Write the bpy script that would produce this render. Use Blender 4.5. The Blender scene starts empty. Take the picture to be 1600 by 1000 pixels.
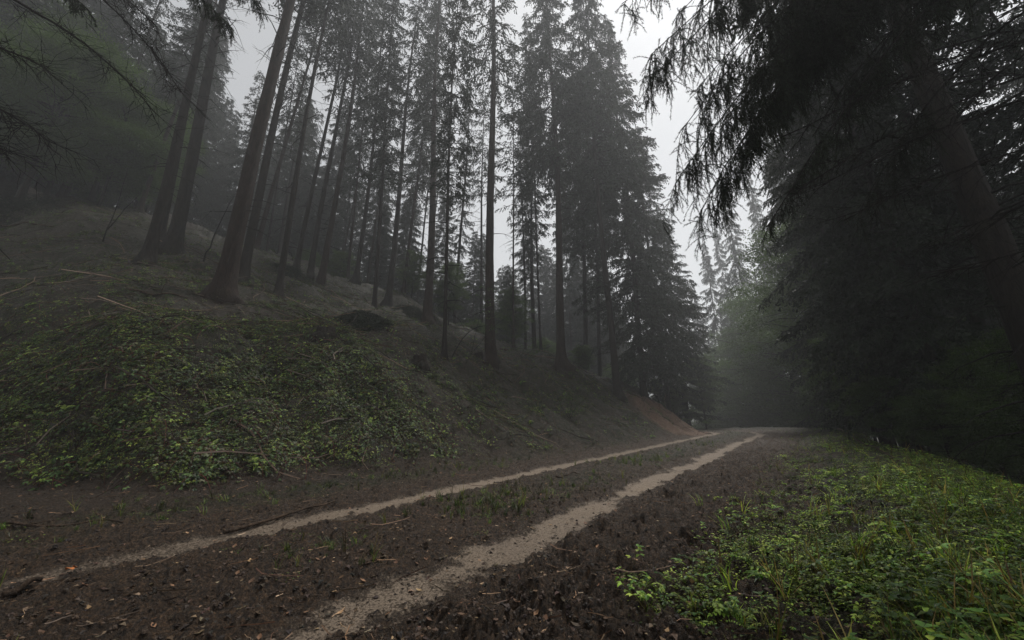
import bpy, math
import numpy as np

# ------------------------------------------------------------------ camera, sky, sun, exposure
sc = bpy.context.scene
F_PX = 640.0
PITCH = math.atan(F_PX / 1950.0)
CAM = np.array([0.0, 0.0, 1.0])
cam_d = bpy.data.cameras.new("camera"); cam = bpy.data.objects.new("camera", cam_d)
sc.collection.objects.link(cam); sc.camera = cam
cam.location = CAM; cam.rotation_euler = (math.pi / 2 + PITCH, 0, 0)
cam_d.sensor_width = 36; cam_d.lens = F_PX / 1600 * 36; cam_d.clip_start = 0.05; cam_d.clip_end = 1500

SUN_EL, SUN_AZ = math.radians(66), math.radians(38)      # azimuth clockwise from +Y
w = bpy.data.worlds.new("World"); sc.world = w; w.use_nodes = True
nt = w.node_tree; nt.nodes.clear()
sky = nt.nodes.new("ShaderNodeTexSky"); sky.sky_type = 'NISHITA'; sky.sun_disc = False
sky.sun_elevation = SUN_EL; sky.sun_rotation = SUN_AZ
sky.dust_density = 1.0; sky.air_density = 1.5
hs = nt.nodes.new("ShaderNodeHueSaturation"); hs.inputs['Saturation'].default_value = 0.10
bg = nt.nodes.new("ShaderNodeBackground"); bg.inputs['Strength'].default_value = 0.13
wo = nt.nodes.new("ShaderNodeOutputWorld")
nt.links.new(sky.outputs[0], hs.inputs['Color']); nt.links.new(hs.outputs[0], bg.inputs['Color'])
nt.links.new(bg.outputs[0], wo.inputs['Surface'])
sd = bpy.data.lights.new("sun", 'SUN'); so = bpy.data.objects.new("sun", sd); sc.collection.objects.link(so)
sd.energy = 3.0; sd.angle = math.radians(15); sd.color = (1.0, 0.97, 0.93)
so.rotation_euler = (math.pi / 2 - SUN_EL, 0, math.pi - SUN_AZ)   # lamp shines from the sky's sun

sc.view_settings.view_transform = 'Standard'; sc.view_settings.look = 'None'
sc.view_settings.gamma = 1; sc.view_settings.exposure = 0.0
sc.render.engine = 'CYCLES'
cy = sc.cycles
cy.max_bounces = 6; cy.diffuse_bounces = 3; cy.glossy_bounces = 2; cy.transmission_bounces = 2; cy.volume_bounces = 2
cy.transparent_max_bounces = 4; cy.use_adaptive_sampling = True; cy.adaptive_threshold = 0.02
cy.use_denoising = True; cy.sample_clamp_indirect = 4.0
HAZE_DENSITY = 0.0038

COL = sc.collection
R = np.random.RandomState(7)

# ------------------------------------------------------------------ noise and terrain maths
def vnoise(x, y, seed=0):
    xi = np.floor(x).astype(np.int64); yi = np.floor(y).astype(np.int64)
    fx = x - xi; fy = y - yi
    fx = fx * fx * (3 - 2 * fx); fy = fy * fy * (3 - 2 * fy)
    def h(a, b):
        v = (a * 374761393 + b * 668265263 + seed * 1442695041) & 0xffffffff
        v = ((v ^ (v >> 13)) * 1274126177) & 0xffffffff
        v = ((v ^ (v >> 16)) * 2246822519) & 0xffffffff
        return (v ^ (v >> 15)) / 4294967296.0
    a = h(xi, yi); b = h(xi + 1, yi); c = h(xi, yi + 1); d = h(xi + 1, yi + 1)
    return (a + (b - a) * fx) * (1 - fy) + (c + (d - c) * fx) * fy
def fbm(x, y, octv=4, seed=0, gain=0.5):
    s = 0; a = 1; t = 0
    for k in range(octv):
        s = s + a * (vnoise(x + 17.3 * k, y - 9.1 * k, seed + k) - 0.5); t += a * 0.5
        c, sn = 0.8, 0.6
        x, y = (x * c - y * sn) * 2.03, (x * sn + y * c) * 2.03; a *= gain
    return s / t
def sstep(a, b, x):
    t = np.clip((x - a) / (b - a), 0, 1); return t * t * (3 - 2 * t)

TH = math.radians(35)
T1 = np.array([math.sin(TH), math.cos(TH)]); N1 = np.array([-math.cos(TH), math.sin(TH)])
def _centre():
    P = [(-60) * T1 + 3.17 * N1]
    s0 = 25.2; P.append(s0 * T1 + 3.17 * N1)
    O = P[-1] + 7.5 * N1
    for k in range(1, 19):
        a = math.radians(85) * k / 18
        P.append(O - 7.5 * (N1 * math.cos(a) - T1 * math.sin(a)))
    t2 = (P[-1] - P[-2]); t2 /= np.linalg.norm(t2)
    P.append(P[-1] + 120 * t2)
    return np.array(P)
CL = _centre(); CLS = np.concatenate([[0], np.cumsum(np.linalg.norm(np.diff(CL, axis=0), axis=1))]) - 60
def road(x, y):
    """distance along the track and signed offset to its left"""
    bd = np.full(x.shape, 1e9); bs = np.zeros(x.shape); sg = np.ones(x.shape)
    for i in range(len(CL) - 1):
        ax, ay = CL[i]; bx, by = CL[i + 1]; dx, dy = bx - ax, by - ay; L2 = dx * dx + dy * dy
        t = np.clip(((x - ax) * dx + (y - ay) * dy) / L2, 0, 1)
        qx = x - ax - t * dx; qy = y - ay - t * dy
        d = np.hypot(qx, qy); m = d < bd
        bd = np.where(m, d, bd); bs = np.where(m, CLS[i] + t * math.sqrt(L2), bs)
        sg = np.where(m, np.where(dx * qy - dy * qx >= 0, 1.0, -1.0), sg)
    return bs, bd * sg
_e = np.linspace(-3, 200, 4061)
_L = np.interp(_e, [-3, 0, 4.3, 10, 16, 25, 35, 52, 85, 200], [0, 0, 3.0, 5.7, 8.8, 13.0, 16.2, 15.5, 6, -8])
_Rr = np.interp(_e, [-3, 0, 0.9, 2.2, 8, 16, 30, 60, 200], [0, 0, -.3, -1.2, -5.6, -7.5, -6, 4, 22])
_k = np.hanning(23); _k /= _k.sum()
_L = np.convolve(np.pad(_L, 11, 'edge'), _k, 'valid'); _Rr = np.convolve(np.pad(_Rr, 11, 'edge'), _k, 'valid')
def foot(s):
    return 2.7 - .7 * sstep(10, 20, s) + .18 * np.sin(s * 1.9) + .12 * np.sin(s * 4.7 + 1) + np.minimum(3.3 * np.exp(-(s - .9) / 1.9), 5.0)
def base_z(y):
    a = 0.09 * y; b = 2.75
    k = 0.5; h = np.clip(0.5 + 0.5 * (b - a) / k, 0, 1)
    return np.maximum(b * (1 - h) + a * h - k * h * (1 - h), -5.0)
def terrain(x, y, detail=False):
    x = np.asarray(x, float); y = np.asarray(y, float)
    s, d = road(x, y)
    f = foot(s)
    el = d - f; er = -d - 4.75 + 0.5 * (vnoise(s * .35, s * 0 + 3, 5) - .5)
    z = base_z(y) + np.interp(el, _e, _L) + np.interp(er, _e, _Rr)
    off = sstep(0.3, 2.5, el) + sstep(0.8, 3, er)
    z = z + off * (0.75 * fbm(x * .28, y * .28, 3, 11) + 0.22 * fbm(x * 1.1, y * 1.1, 3, 12))
    z = z + 0.22 * sstep(-2.0, -.5, -d - 4.6) * (1 - sstep(0, 1.0, er))
    if not detail: return z
    on = 1 - np.clip(off, 0, 1)
    wb = 0.10 * fbm(s * .6, s * 0 + 1.0, 3, 21)
    tl = np.abs(d - 1.09 - wb); tr = np.abs(d + 1.09 - wb - 0.05)
    n = 0.16 * fbm(x * 2.2, y * 2.2, 4, 22, .6) + 0.10 * fbm(x * 11, y * 11, 4, 23, .65)
    trk = np.maximum(1 - sstep(.10, .34, tl + n * .9), 1 - sstep(.08, .38, tr + n * 1.5))
    trk = trk * np.where(d > 0, .6 + .4 * sstep(-.5, 5, s), .8 + .2 * sstep(1, 7, s))
    wet = np.maximum(1 - sstep(.1, .7, tl + n), 1 - sstep(.1, .7, tr + n))
    mudz = (1 - sstep(3.0, 4.2, d)) * sstep(-4.6, -2.6, d)
    r1 = 1 - np.abs(fbm(x * 3.1, y * 3.1, 3, 31)) * 2
    clod = fbm(x * 7, y * 7, 5, 32, .62) - .5 * np.abs(fbm(x * 22, y * 22, 3, 37, .6))
    churn = sstep(-3.6, -2.4, d) * (1 - sstep(-1.6, -1.2, d)) * sstep(0, 3, s + 3)
    z = z + on * (1 - trk) * (0.045 + 0.07 * mudz + 0.07 * churn) * (0.75 * clod + 0.25 * r1)
    z = z + on * (1 - trk) * .02 * churn * np.sin(s * 2 * math.pi / .42 + 3 * fbm(x, y, 2, 35))
    z = z - 0.035 * wet - 0.012 * trk
    z = z + trk * 0.005 * fbm(x * 10, y * 10, 3, 33)
    z = z + (1 - on) * (0.13 * fbm(x * 2.6, y * 2.6, 5, 34, .62) + .045 * fbm(x * 14, y * 14, 3, 36))
    return z, s, d, trk, wet
def ray(px, py):
    u = (px - 800) / F_PX; v = (500 - py) / F_PX
    return np.array([u, math.cos(PITCH) - math.sin(PITCH) * v, math.sin(PITCH) + math.cos(PITCH) * v])
def project(P):
    q = np.asarray(P, float) - CAM
    dep = q[..., 1] * math.cos(PITCH) + q[..., 2] * math.sin(PITCH)
    v = (-q[..., 1] * math.sin(PITCH) + q[..., 2] * math.cos(PITCH))
    return 800 + F_PX * q[..., 0] / dep, 500 - F_PX * v / dep, dep
_ts = np.concatenate([np.arange(1.2, 30, .03), np.arange(30, 120, .15)])
def on_ground(px, py, fallback=30.0):
    """the spot of ground seen at a place of the photograph"""
    r = ray(px, py); P = CAM + _ts[:, None] * r
    g = terrain(P[:, 0], P[:, 1]); hit = np.nonzero(P[:, 2] < g)[0]
    if len(hit): p = P[hit[0]].copy()
    else:
        p = CAM + fallback * r; p[2] = float(terrain(p[0:1], p[1:2])[0])
    p[2] = float(terrain(p[0:1], p[1:2])[0]); return p
def ground_at(x, y):
    return float(terrain(np.array([x]), np.array([y]))[0])

# ------------------------------------------------------------------ mesh helpers
class MB:
    def __init__(s): s.v = []; s.q = []; s.t = []; s.qm = []; s.tm = []; s.c = []; s.n = 0
    def add(s, V, Q=None, T=None, m=0, col=None):
        V = np.asarray(V, float).reshape(-1, 3)
        if Q is not None and len(Q): s.q.append(np.asarray(Q) + s.n); s.qm.append(np.full(len(Q), m))
        if T is not None and len(T): s.t.append(np.asarray(T) + s.n); s.tm.append(np.full(len(T), m))
        s.v.append(V); s.n += len(V)
        if col is not None: s.c.append(np.broadcast_to(np.asarray(col, float), (len(V), np.shape(col)[-1])))
    def arrays(s):
        V = np.concatenate(s.v)
        Q = np.concatenate(s.q) if s.q else np.zeros((0, 4), int); T = np.concatenate(s.t) if s.t else np.zeros((0, 3), int)
        return V, Q, T
    def mesh(s, name, mats, smooth=True):
        V, Q, T = s.arrays()
        me = bpy.data.meshes.new(name)
        me.vertices.add(len(V)); me.vertices.foreach_set('co', V.ravel())
        nl = Q.size + T.size; me.loops.add(nl)
        me.loops.foreach_set('vertex_index', np.concatenate([Q.ravel(), T.ravel()]).astype(np.int32))
        me.polygons.add(len(Q) + len(T))
        ls = np.concatenate([np.arange(len(Q)) * 4, Q.size + np.arange(len(T)) * 3]).astype(np.int32)
        me.polygons.foreach_set('loop_start', ls)
        mi = np.concatenate(s.qm + s.tm).astype(np.int32)
        for m in mats: me.materials.append(m)
        me.polygons.foreach_set('material_index', mi)
        me.polygons.foreach_set('use_smooth', np.full(len(mi), smooth))
        if s.c:
            C = np.concatenate(s.c); a = me.color_attributes.new('tint', 'FLOAT_COLOR', 'POINT')
            a.data.foreach_set('color', (C if C.shape[1] == 4 else np.concatenate([C, np.ones((len(C), 1))], axis=1)).ravel())
        me.update(calc_edges=True); me.validate(clean_customdata=False)
        return me
def norm(v): return v / np.maximum(np.linalg.norm(v, axis=-1, keepdims=True), 1e-9)
def tube(mb, P, r, k=6, m=0, col=None, cap=True, rough=0.0, rs=None):
    P = np.asarray(P, float); n = len(P); r = np.broadcast_to(np.asarray(r, float), (n,))
    tn = norm(np.gradient(P, axis=0))
    up = np.array([0, 0, 1.0]) if abs(tn[0][2]) < .9 else np.array([1.0, 0, 0])
    a = norm(np.cross(tn, up)); b = np.cross(tn, a)
    ang = np.arange(k) * 2 * math.pi / k
    rad = r[:, None] * (1 + (rough * (rs or R).uniform(-1, 1, (n, k)) if rough else 0))
    V = P[:, None, :] + rad[..., None] * (np.cos(ang)[None, :, None] * a[:, None, :] + np.sin(ang)[None, :, None] * b[:, None, :])
    i = np.arange(n - 1)[:, None] * k; j = np.arange(k)[None, :]
    Q = np.stack([i + j, i + (j + 1) % k, i + k + (j + 1) % k, i + k + j], -1).reshape(-1, 4)
    V = V.reshape(-1, 3); T = None
    if cap:
        V = np.concatenate([V, P[:1], P[-1:]]); c0, c1 = len(V) - 2, len(V) - 1; e = (n - 1) * k
        T = np.array([[c0, (q + 1) % k, q] for q in range(k)] + [[c1, e + q, e + (q + 1) % k] for q in range(k)])
    mb.add(V, Q, T, m, col)
def obj(name, me, parent=None, **tags):
    o = bpy.data.objects.new(name, me); COL.objects.link(o)
    if parent is not None: o.parent = parent
    for k, v in tags.items(): o[k] = v
    return o
def empty(name, loc, label, cat, group=None):
    o = bpy.data.objects.new(name, None); COL.objects.link(o); o.location = loc
    o.empty_display_size = .3; o['label'] = label; o['category'] = cat
    if group: o['group'] = group
    return o

# ------------------------------------------------------------------ materials
def mat(name):
    m = bpy.data.materials.new(name); m.use_nodes = True
    n = m.node_tree; b = n.nodes['Principled BSDF']; return m, n, b
def noise_node(n, scale, detail=6, rough=.6, vec=None, dist=0):
    t = n.nodes.new('ShaderNodeTexNoise'); t.inputs['Scale'].default_value = scale
    t.inputs['Detail'].default_value = detail; t.inputs['Roughness'].default_value = rough
    t.inputs['Distortion'].default_value = dist
    if vec is not None: n.links.new(vec, t.inputs['Vector'])
    return t.outputs['Fac']
def ramp(n, fac, stops):
    r = n.nodes.new('ShaderNodeValToRGB'); e = r.color_ramp.elements
    while len(e) < len(stops): e.new(.5)
    for k, (p, c) in enumerate(stops): e[k].position = p; e[k].color = (*c, 1)
    n.links.new(fac, r.inputs[0]); return r.outputs[0]
def mixc(n, fac, a, b, mode='MIX'):
    x = n.nodes.new('ShaderNodeMix'); x.data_type = 'RGBA'; x.blend_type = mode
    for v, i in ((fac, 0), (a, 6), (b, 7)):
        if isinstance(v, (int, float)): x.inputs[i].default_value = v
        elif isinstance(v, tuple): x.inputs[i].default_value = (*v, 1)
        else: n.links.new(v, x.inputs[i])
    return x.outputs[2]
def mathn(n, op, a, b=None, clamp=False):
    x = n.nodes.new('ShaderNodeMath'); x.operation = op; x.use_clamp = clamp
    for v, i in ((a, 0), (b, 1)):
        if v is None: continue
        if isinstance(v, (int, float)): x.inputs[i].default_value = v
        else: n.links.new(v, x.inputs[i])
    return x.outputs[0]
def bump(n, b, h, strength, dist):
    x = n.nodes.new('ShaderNodeBump'); x.inputs['Strength'].default_value = strength
    x.inputs['Distance'].default_value = dist; n.links.new(h, x.inputs['Height']); n.links.new(x.outputs[0], b.inputs['Normal'])
def objvec(n): return n.nodes.new('ShaderNodeTexCoord').outputs['Object']
def scaled(n, v, s):
    x = n.nodes.new('ShaderNodeMapping'); x.inputs['Scale'].default_value = s; n.links.new(v, x.inputs['Vector']); return x.outputs[0]

def m_ground():
    m, n, b = mat('forest_soil'); g = n.nodes.new('ShaderNodeNewGeometry'); pos = g.outputs['Position']
    at = n.nodes.new('ShaderNodeAttribute'); at.attribute_name = 'tint'
    sp = n.nodes.new('ShaderNodeSeparateColor'); n.links.new(at.outputs['Color'], sp.inputs[0])
    n1 = noise_node(n, 9, 8, .7, pos); n5 = noise_node(n, 26, 8, .78, pos); n2 = noise_node(n, 60, 6, .75, pos); n3 = noise_node(n, 1.3, 5, .6, pos); n4 = noise_node(n, 220, 3, .7, pos)
    mud = ramp(n, n2, [(.32, (.009, .006, .004)), (.47, (.038, .0235, .0135)), (.61, (.10, .063, .036)), (.76, (.22, .15, .09))])
    lit = ramp(n, n5, [(.36, (.006, .0045, .003)), (.5, (.022, .0145, .009)), (.61, (.062, .041, .025)), (.74, (.14, .095, .058))])
    lit = mixc(n, .35, lit, mud)
    moss = ramp(n, n5, [(.34, (.006, .008, .003)), (.5, (.016, .020, .006)), (.64, (.042, .046, .014)), (.78, (.08, .075, .028))])
    trk = ramp(n, n4, [(.25, (.05, .036, .024)), (.5, (.21, .158, .108)), (.8, (.46, .37, .27))])
    trk = mixc(n, mathn(n, 'MULTIPLY', n3, .7), trk, (.13, .10, .078))
    c = mixc(n, sp.outputs[2], mixc(n, 1.0, mud, ramp(n, n5, [(.38, (.35, .35, .35)), (.5, (.9, .9, .9)), (.62, (1.7, 1.6, 1.5))]), 'MULTIPLY'), lit)
    gm = mathn(n, 'MULTIPLY', sp.outputs[1], ramp(n, n1, [(.38, (0, 0, 0)), (.58, (1, 1, 1))]), True)
    c = mixc(n, gm, c, moss)
    c = mixc(n, at.outputs['Alpha'], c, ramp(n, n2, [(.3, (.05, .026, .014)), (.5, (.15, .088, .055)), (.70, (.34, .22, .145))]))
    tn = mathn(n, 'ADD', sp.outputs[0], mathn(n, 'MULTIPLY', mathn(n, 'SUBTRACT', n2, .5), 2.5))
    tm = ramp(n, tn, [(.35, (0, 0, 0)), (.75, (1, 1, 1))])
    c = mixc(n, tm, c, trk)
    n.links.new(c, b.inputs['Base Color'])
    n.links.new(ramp(n, n1, [(.3, (.38,) * 3), (.7, (.8,) * 3)]), b.inputs['Roughness'])
    b.inputs['Specular IOR Level'].default_value = .25
    h = mathn(n, 'ADD', mathn(n, 'MULTIPLY', n2, mathn(n, 'SUBTRACT', 1.15, tm)), mathn(n, 'MULTIPLY', n4, .15))
    bump(n, b, h, 1.0, .04)
    return m
def m_bark(name='bark', dark=(.010, .0075, .006), light=(.036, .027, .021), moss=.35):
    m, n, b = mat(name); v = objvec(n)
    p1 = noise_node(n, 1.0, 8, .7, scaled(n, v, (14, 14, 3.5)), .6); p2 = noise_node(n, 1.6, 4, .6, v)
    c = ramp(n, p1, [(.34, dark), (.68, light)])
    gm = mathn(n, 'MULTIPLY', ramp(n, p2, [(.52, (0, 0, 0)), (.7, (1, 1, 1))]), moss)
    c = mixc(n, gm, c, (.028, .032, .014)); n.links.new(c, b.inputs['Base Color'])
    b.inputs['Roughness'].default_value = .85; b.inputs['Specular IOR Level'].default_value = .2
    bump(n, b, p1, 1.0, .08); return m
def m_leaf(name, rough=.5, trans=.25, spec=.4, attr=True, col=(.03, .045, .018), var=1.0):
    m, n, b = mat(name); g = n.nodes.new('ShaderNodeNewGeometry')
    if attr:
        at = n.nodes.new('ShaderNodeAttribute'); at.attribute_name = 'tint'; c = at.outputs['Color']
    else:
        c = ramp(n, noise_node(n, .9, 4, .6, objvec(n)), [(.35, tuple(x * (1 - .35 * var) for x in col)), (.65, tuple(x * (1 + .45 * var) for x in col))])
    n2 = noise_node(n, 30, 2, .5, g.outputs['Position'])
    c = mixc(n, 1.0, c, ramp(n, n2, [(.3, (.7, .7, .7)), (.7, (1.25, 1.25, 1.2))]), 'MULTIPLY')
    n.links.new(c, b.inputs['Base Color']); b.inputs['Roughness'].default_value = rough
    b.inputs['Specular IOR Level'].default_value = spec
    if trans:
        tr = n.nodes.new('ShaderNodeBsdfTranslucent'); n.links.new(mixc(n, 1.0, c, (1.1, 1.3, .5), 'MULTIPLY'), tr.inputs['Color'])
        mx = n.nodes.new('ShaderNodeMixShader'); mx.inputs[0].default_value = trans
        n.links.new(b.outputs[0], mx.inputs[1]); n.links.new(tr.outputs[0], mx.inputs[2])
        n.links.new(mx.outputs[0], n.nodes['Material Output'].inputs['Surface'])
    return m
M_GROUND = m_ground()
M_BARK = m_bark(); M_BARKRED = m_bark('bark_reddish', (.014, .008, .0055), (.046, .028, .020), .25)
M_DEAD = m_bark('dead_wood', (.02, .014, .010), (.13, .085, .055), .2)
M_TWIG = m_bark('twig_bark', (.006, .005, .004), (.022, .017, .013), .3)
M_NEEDLE = m_leaf('spruce_needles', .6, .12, .25, False, (.022, .032, .018))
M_NEEDLE2 = m_leaf('near_spruce_needles', .6, .15, .25, False, (.020, .030, .014))
M_PLANT = m_leaf('plant_leaves', .42, .40, .22)
M_BROAD = m_leaf('broad_leaves', .5, .3, .3, False, (.068, .105, .034))
M_LITTER = m_leaf('litter', .7, 0, .3)

# ------------------------------------------------------------------ ground and track (one sheet, split by its surface)
def build_ground():
    az = [-66.0]
    fine = .135
    A = np.arange(-64, 64.001, fine); B = np.arange(64, 296, 3.0)[1:]
    az = np.radians(np.concatenate([A, B]))
    r = [0.35]
    while r[-1] < 1.5: r.append(r[-1] * 1.06)
    while r[-1] < 14: r.append(r[-1] * 1.0034)
    while r[-1] < 34: r.append(r[-1] * 1.0075)
    while r[-1] < 230: r.append(r[-1] * 1.035)
    r = np.array(r)
    RR, AA = np.meshgrid(r, az, indexing='ij')
    X = RR * np.sin(AA); Y = RR * np.cos(AA)
    z, s, d, trk, wet = terrain(X.ravel(), Y.ravel(), True)
    x = X.ravel(); y = Y.ravel()
    f = foot(s); el = d - f
    nz = fbm(x * .8, y * .8, 4, 41)
    strip = np.exp(-(d / .55) ** 2) * sstep(3, 9, s) + np.exp(-((d - 2.5) / .5) ** 2) * .7
    lown = np.exp(-((d + .2) / .6) ** 2) * sstep(0, -3, s) * .9
    green = sstep(-2.5, -3.6, d + nz * .9) + strip * (1.0 + nz) + lown + sstep(.0, .8, el) * (.6 + .35 * sstep(7, 10, s) + .3 * sstep(6, 9, el) + .9 * nz) * (1 - sstep(22, 30, el))
    litter = sstep(2.2, 3.4, d + nz * .5) + sstep(-5, -6.5, d)
    V = np.stack([x, y, z], 1)
    pc = np.array([8.8, 23.4]); pe = np.array([10.8, 26.2])
    q = (pe - pc)[:2]; L_ = np.linalg.norm(q); q = q / L_; ux = (x - pc[0]) * q[0] + (y - pc[1]) * q[1]; uy = -(x - pc[0]) * q[1] + (y - pc[1]) * q[0]
    scar = 1 - sstep(.6, 1.25, np.sqrt((ux / (L_ * 1.1)) ** 2 + (uy / 1.9) ** 2) + .35 * nz)
    col = np.stack([np.clip(trk, 0, 1), np.clip(green, 0, 1) * (1 - trk) * (1 - scar), np.clip(litter, 0, 1), scar], 1)
    na = len(az); nr = len(r)
    i = np.arange(nr - 1)[:, None] * na; j = np.arange(na)[None, :]
    Q = np.stack([i + j, i + na + j, i + na + (j + 1) % na, i + (j + 1) % na], -1).reshape(-1, 4)
    dc = d[Q].mean(1)
    isroad = (np.abs(dc) < 2.45)
    for name, m_, in (('ground', ~isroad), ('dirt_track', isroad)):
        q = Q[m_]; used, inv = np.unique(q, return_inverse=True)
        mb = MB(); T = None; VV = V[used]; CC = col[used]
        if name == 'ground':
            # close the small hole under the camera
            cpos = len(used); VV = np.concatenate([VV, [[0, 0, ground_at(0, 0)]]]); CC = np.concatenate([CC, [[0, .5, .3, 0]]])
            lookup = -np.ones(len(V), int); lookup[used] = np.arange(len(used))
            T = [[cpos, lookup[(k + 1) % na], lookup[k]] for k in range(na) if lookup[k] >= 0 and lookup[(k + 1) % na] >= 0]
        mb.add(VV, inv.reshape(-1, 4), np.array(T) if T else None, 0, CC)
        o = obj(name, mb.mesh(name, [M_GROUND]), kind='structure')
        o['label'] = 'sloping forest floor of soil, moss and needle litter' if name == 'ground' else 'muddy track with two pale wheel ruts curving away'
        o['category'] = 'ground' if name == 'ground' else 'dirt track'
build_ground()

# ------------------------------------------------------------------ spruces
def spruce_crown(seed, H=30.0, lo=.45, rmax=3.2, dense=1.0, droop=.5):
    rs = np.random.RandomState(seed); mb = MB(); Tv = []
    z = H * lo; stems = []
    while z < H * .99:
        f = (z / H - lo) / (1 - lo)
        L0 = rmax * (1 - f) ** .75 * (0.55 + .45 * min(1, f * 5)) + .25
        nb = rs.randint(3, 6)
        a0 = rs.uniform(0, 6.28)
        for k in range(nb):
            if rs.rand() < .10: continue
            a = a0 + k * 6.283 / nb + rs.uniform(-.35, .35); L = L0 * rs.uniform(.6, 1.15)
            t = np.linspace(0, 1, 7); dr = droop * rs.uniform(.6, 1.3)
            rise = .25 * f
            rr = L * t; zz = z + L * (rise * t - dr * t ** 1.5 + .22 * dr * t ** 3) + rs.uniform(-.2, .2)
            wob = np.cumsum(rs.uniform(-.04, .04, 7)) * L
            P = np.stack([rr * math.cos(a) - wob * math.sin(a), rr * math.sin(a) + wob * math.cos(a), zz], 1)
            tube(mb, P, np.linspace(.012 + .009 * L, .004, 7), 3, 1, cap=False)
            nt_ = int(L * 17 * dense) + 4
            tt = np.sort(rs.uniform(.12, 1, nt_)) ** .85
            B = np.stack([np.interp(tt, t, P[:, q]) for q in range(3)], 1)
            sd_ = np.where(np.arange(nt_) % 2, 1, -1) * rs.uniform(.25, 1.0, nt_)
            out = np.array([math.cos(a), math.sin(a), 0]); sid = np.array([-math.sin(a), math.cos(a), 0])
            D = norm(out * rs.uniform(.35, .9, nt_)[:, None] + sid * sd_[:, None] + np.array([0, 0, -1]) * rs.uniform(.25, 1.5, nt_)[:, None])
            TL = rs.uniform(.25, .62, nt_) * (1.15 - .5 * tt) * min(1.2, .5 + .25 * L)
            stems.append((B, D, TL))
        z += rs.uniform(.28, .55) / max(dense, .6) * (1 if z < H * .8 else .7)
    B = np.concatenate([s_[0] for s_ in stems]); D = np.concatenate([s_[1] for s_ in stems]); TL = np.concatenate([s_[2] for s_ in stems])
    # every twig is a drooping spine that carries short needled shoots
    K = 8; N = len(B)
    for k in range(K):
        f = (k + .3) / K
        base = B + D * (TL * f)[:, None] + np.array([0, 0, -.35]) * (TL * f * f)[:, None]
        rnd = rs.normal(0, 1, (N, 3)) * .55
        dd = norm(D + rnd + np.array([0, 0, -.45 * f]))
        ln = TL * rs.uniform(.22, .42, N); wd = rs.uniform(.018, .042, N)
        sdv = norm(np.cross(dd, rs.normal(0, 1, (N, 3))))
        v0 = base - sdv * wd[:, None] * .5; v1 = base + sdv * wd[:, None] * .5
        v2 = base + dd * (ln * .6)[:, None] + sdv * wd[:, None]; v3 = base + dd * ln[:, None]; v4 = base + dd * (ln * .6)[:, None] - sdv * wd[:, None]
        V = np.stack([v0, v1, v2, v3, v4], 1).reshape(-1, 3)
        i = np.arange(N)[:, None] * 5
        mb.add(V, np.concatenate([i + 0, i + 1, i + 2, i + 4], 1), np.concatenate([i + 4, i + 2, i + 3], 1), 0)
    return mb.mesh('crown', [M_NEEDLE, M_TWIG], False)
def spruce_trunk(seed, H, r0, dead=(.12, .5, 30), mtl=None, low_cut=0.0, k=12, bend=.12, deadlen=1.0):
    rs = np.random.RandomState(seed); mb = MB()
    zs = np.concatenate([[-.9, -.3, -.05, .08, .2, .38, .6, .95, 1.5], np.linspace(2.4, H, 22)])
    rad = r0 * (1 - .93 * np.clip(zs / H, 0, 1) ** 1.05); rad = rad * (1 + 1.3 * np.exp(-np.maximum(zs, 0) / .42))
    ang = np.arange(k) * 2 * math.pi / k; lob = rs.uniform(-1, 1, k); lob = lob + np.roll(lob, 1) * .5
    ph = rs.uniform(0, 6)
    cx = bend * np.sin(zs * .22 + ph) - bend * math.sin(ph); cy_ = bend * .7 * np.sin(zs * .17 + ph * 2) - bend * .7 * math.sin(ph * 2)
    fl = np.exp(-np.maximum(zs, 0) / .35)
    RD = rad[:, None] * (1 + .5 * fl[:, None] * lob[None, :] + rs.uniform(-.05, .05, (len(zs), k)))
    V = np.stack([cx[:, None] + RD * np.cos(ang), cy_[:, None] + RD * np.sin(ang), np.repeat(zs[:, None], k, 1)], -1).reshape(-1, 3)
    n = len(zs); i = np.arange(n - 1)[:, None] * k; j = np.arange(k)[None, :]
    Q = np.stack([i + j, i + (j + 1) % k, i + k + (j + 1) % k, i + k + j], -1).reshape(-1, 4)
    mb.add(V, Q, None, 0)
    for q in range(dead[2]):
        z = rs.uniform(dead[0] * H, dead[1] * H); a = rs.uniform(0, 6.283)
        L = rs.uniform(.25, 2.1) * deadlen * (.35 + min(1, z / (dead[1] * H)) * .8); t = np.linspace(0, 1, 6)
        dr = rs.uniform(.05, .55)
        c0 = np.array([np.interp(z, zs, cx), np.interp(z, zs, cy_), 0])
        wob = np.cumsum(rs.uniform(-.06, .06, 6)) * L
        P = c0 + np.stack([L * t * math.cos(a) - wob * math.sin(a), L * t * math.sin(a) + wob * math.cos(a), z + L * (.12 * t - dr * t * t) + rs.uniform(-.03, .03, 6) * L], 1)
        tube(mb, P, np.linspace(.013 + .008 * L, .004, 6), 4, 1, cap=False)
        for e in range(rs.randint(1, 6)):
            i0 = rs.randint(2, 5); dv = norm(P[i0 + 1 if i0 < 5 else 5] - P[i0] + rs.normal(0, .5, 3) * .25 * L + np.array([0, 0, -.08 * L]))
            l2 = L * rs.uniform(.15, .45)
            tube(mb, P[i0] + dv * np.linspace(0, l2, 4)[:, None] + np.array([0, 0, -.25]) * l2 * (np.linspace(0, 1, 4)[:, None] ** 2), np.linspace(.006, .002, 4), 3, 1, cap=False)
    return mb.mesh('trunk', [mtl or M_BARK, M_TWIG])
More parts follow.
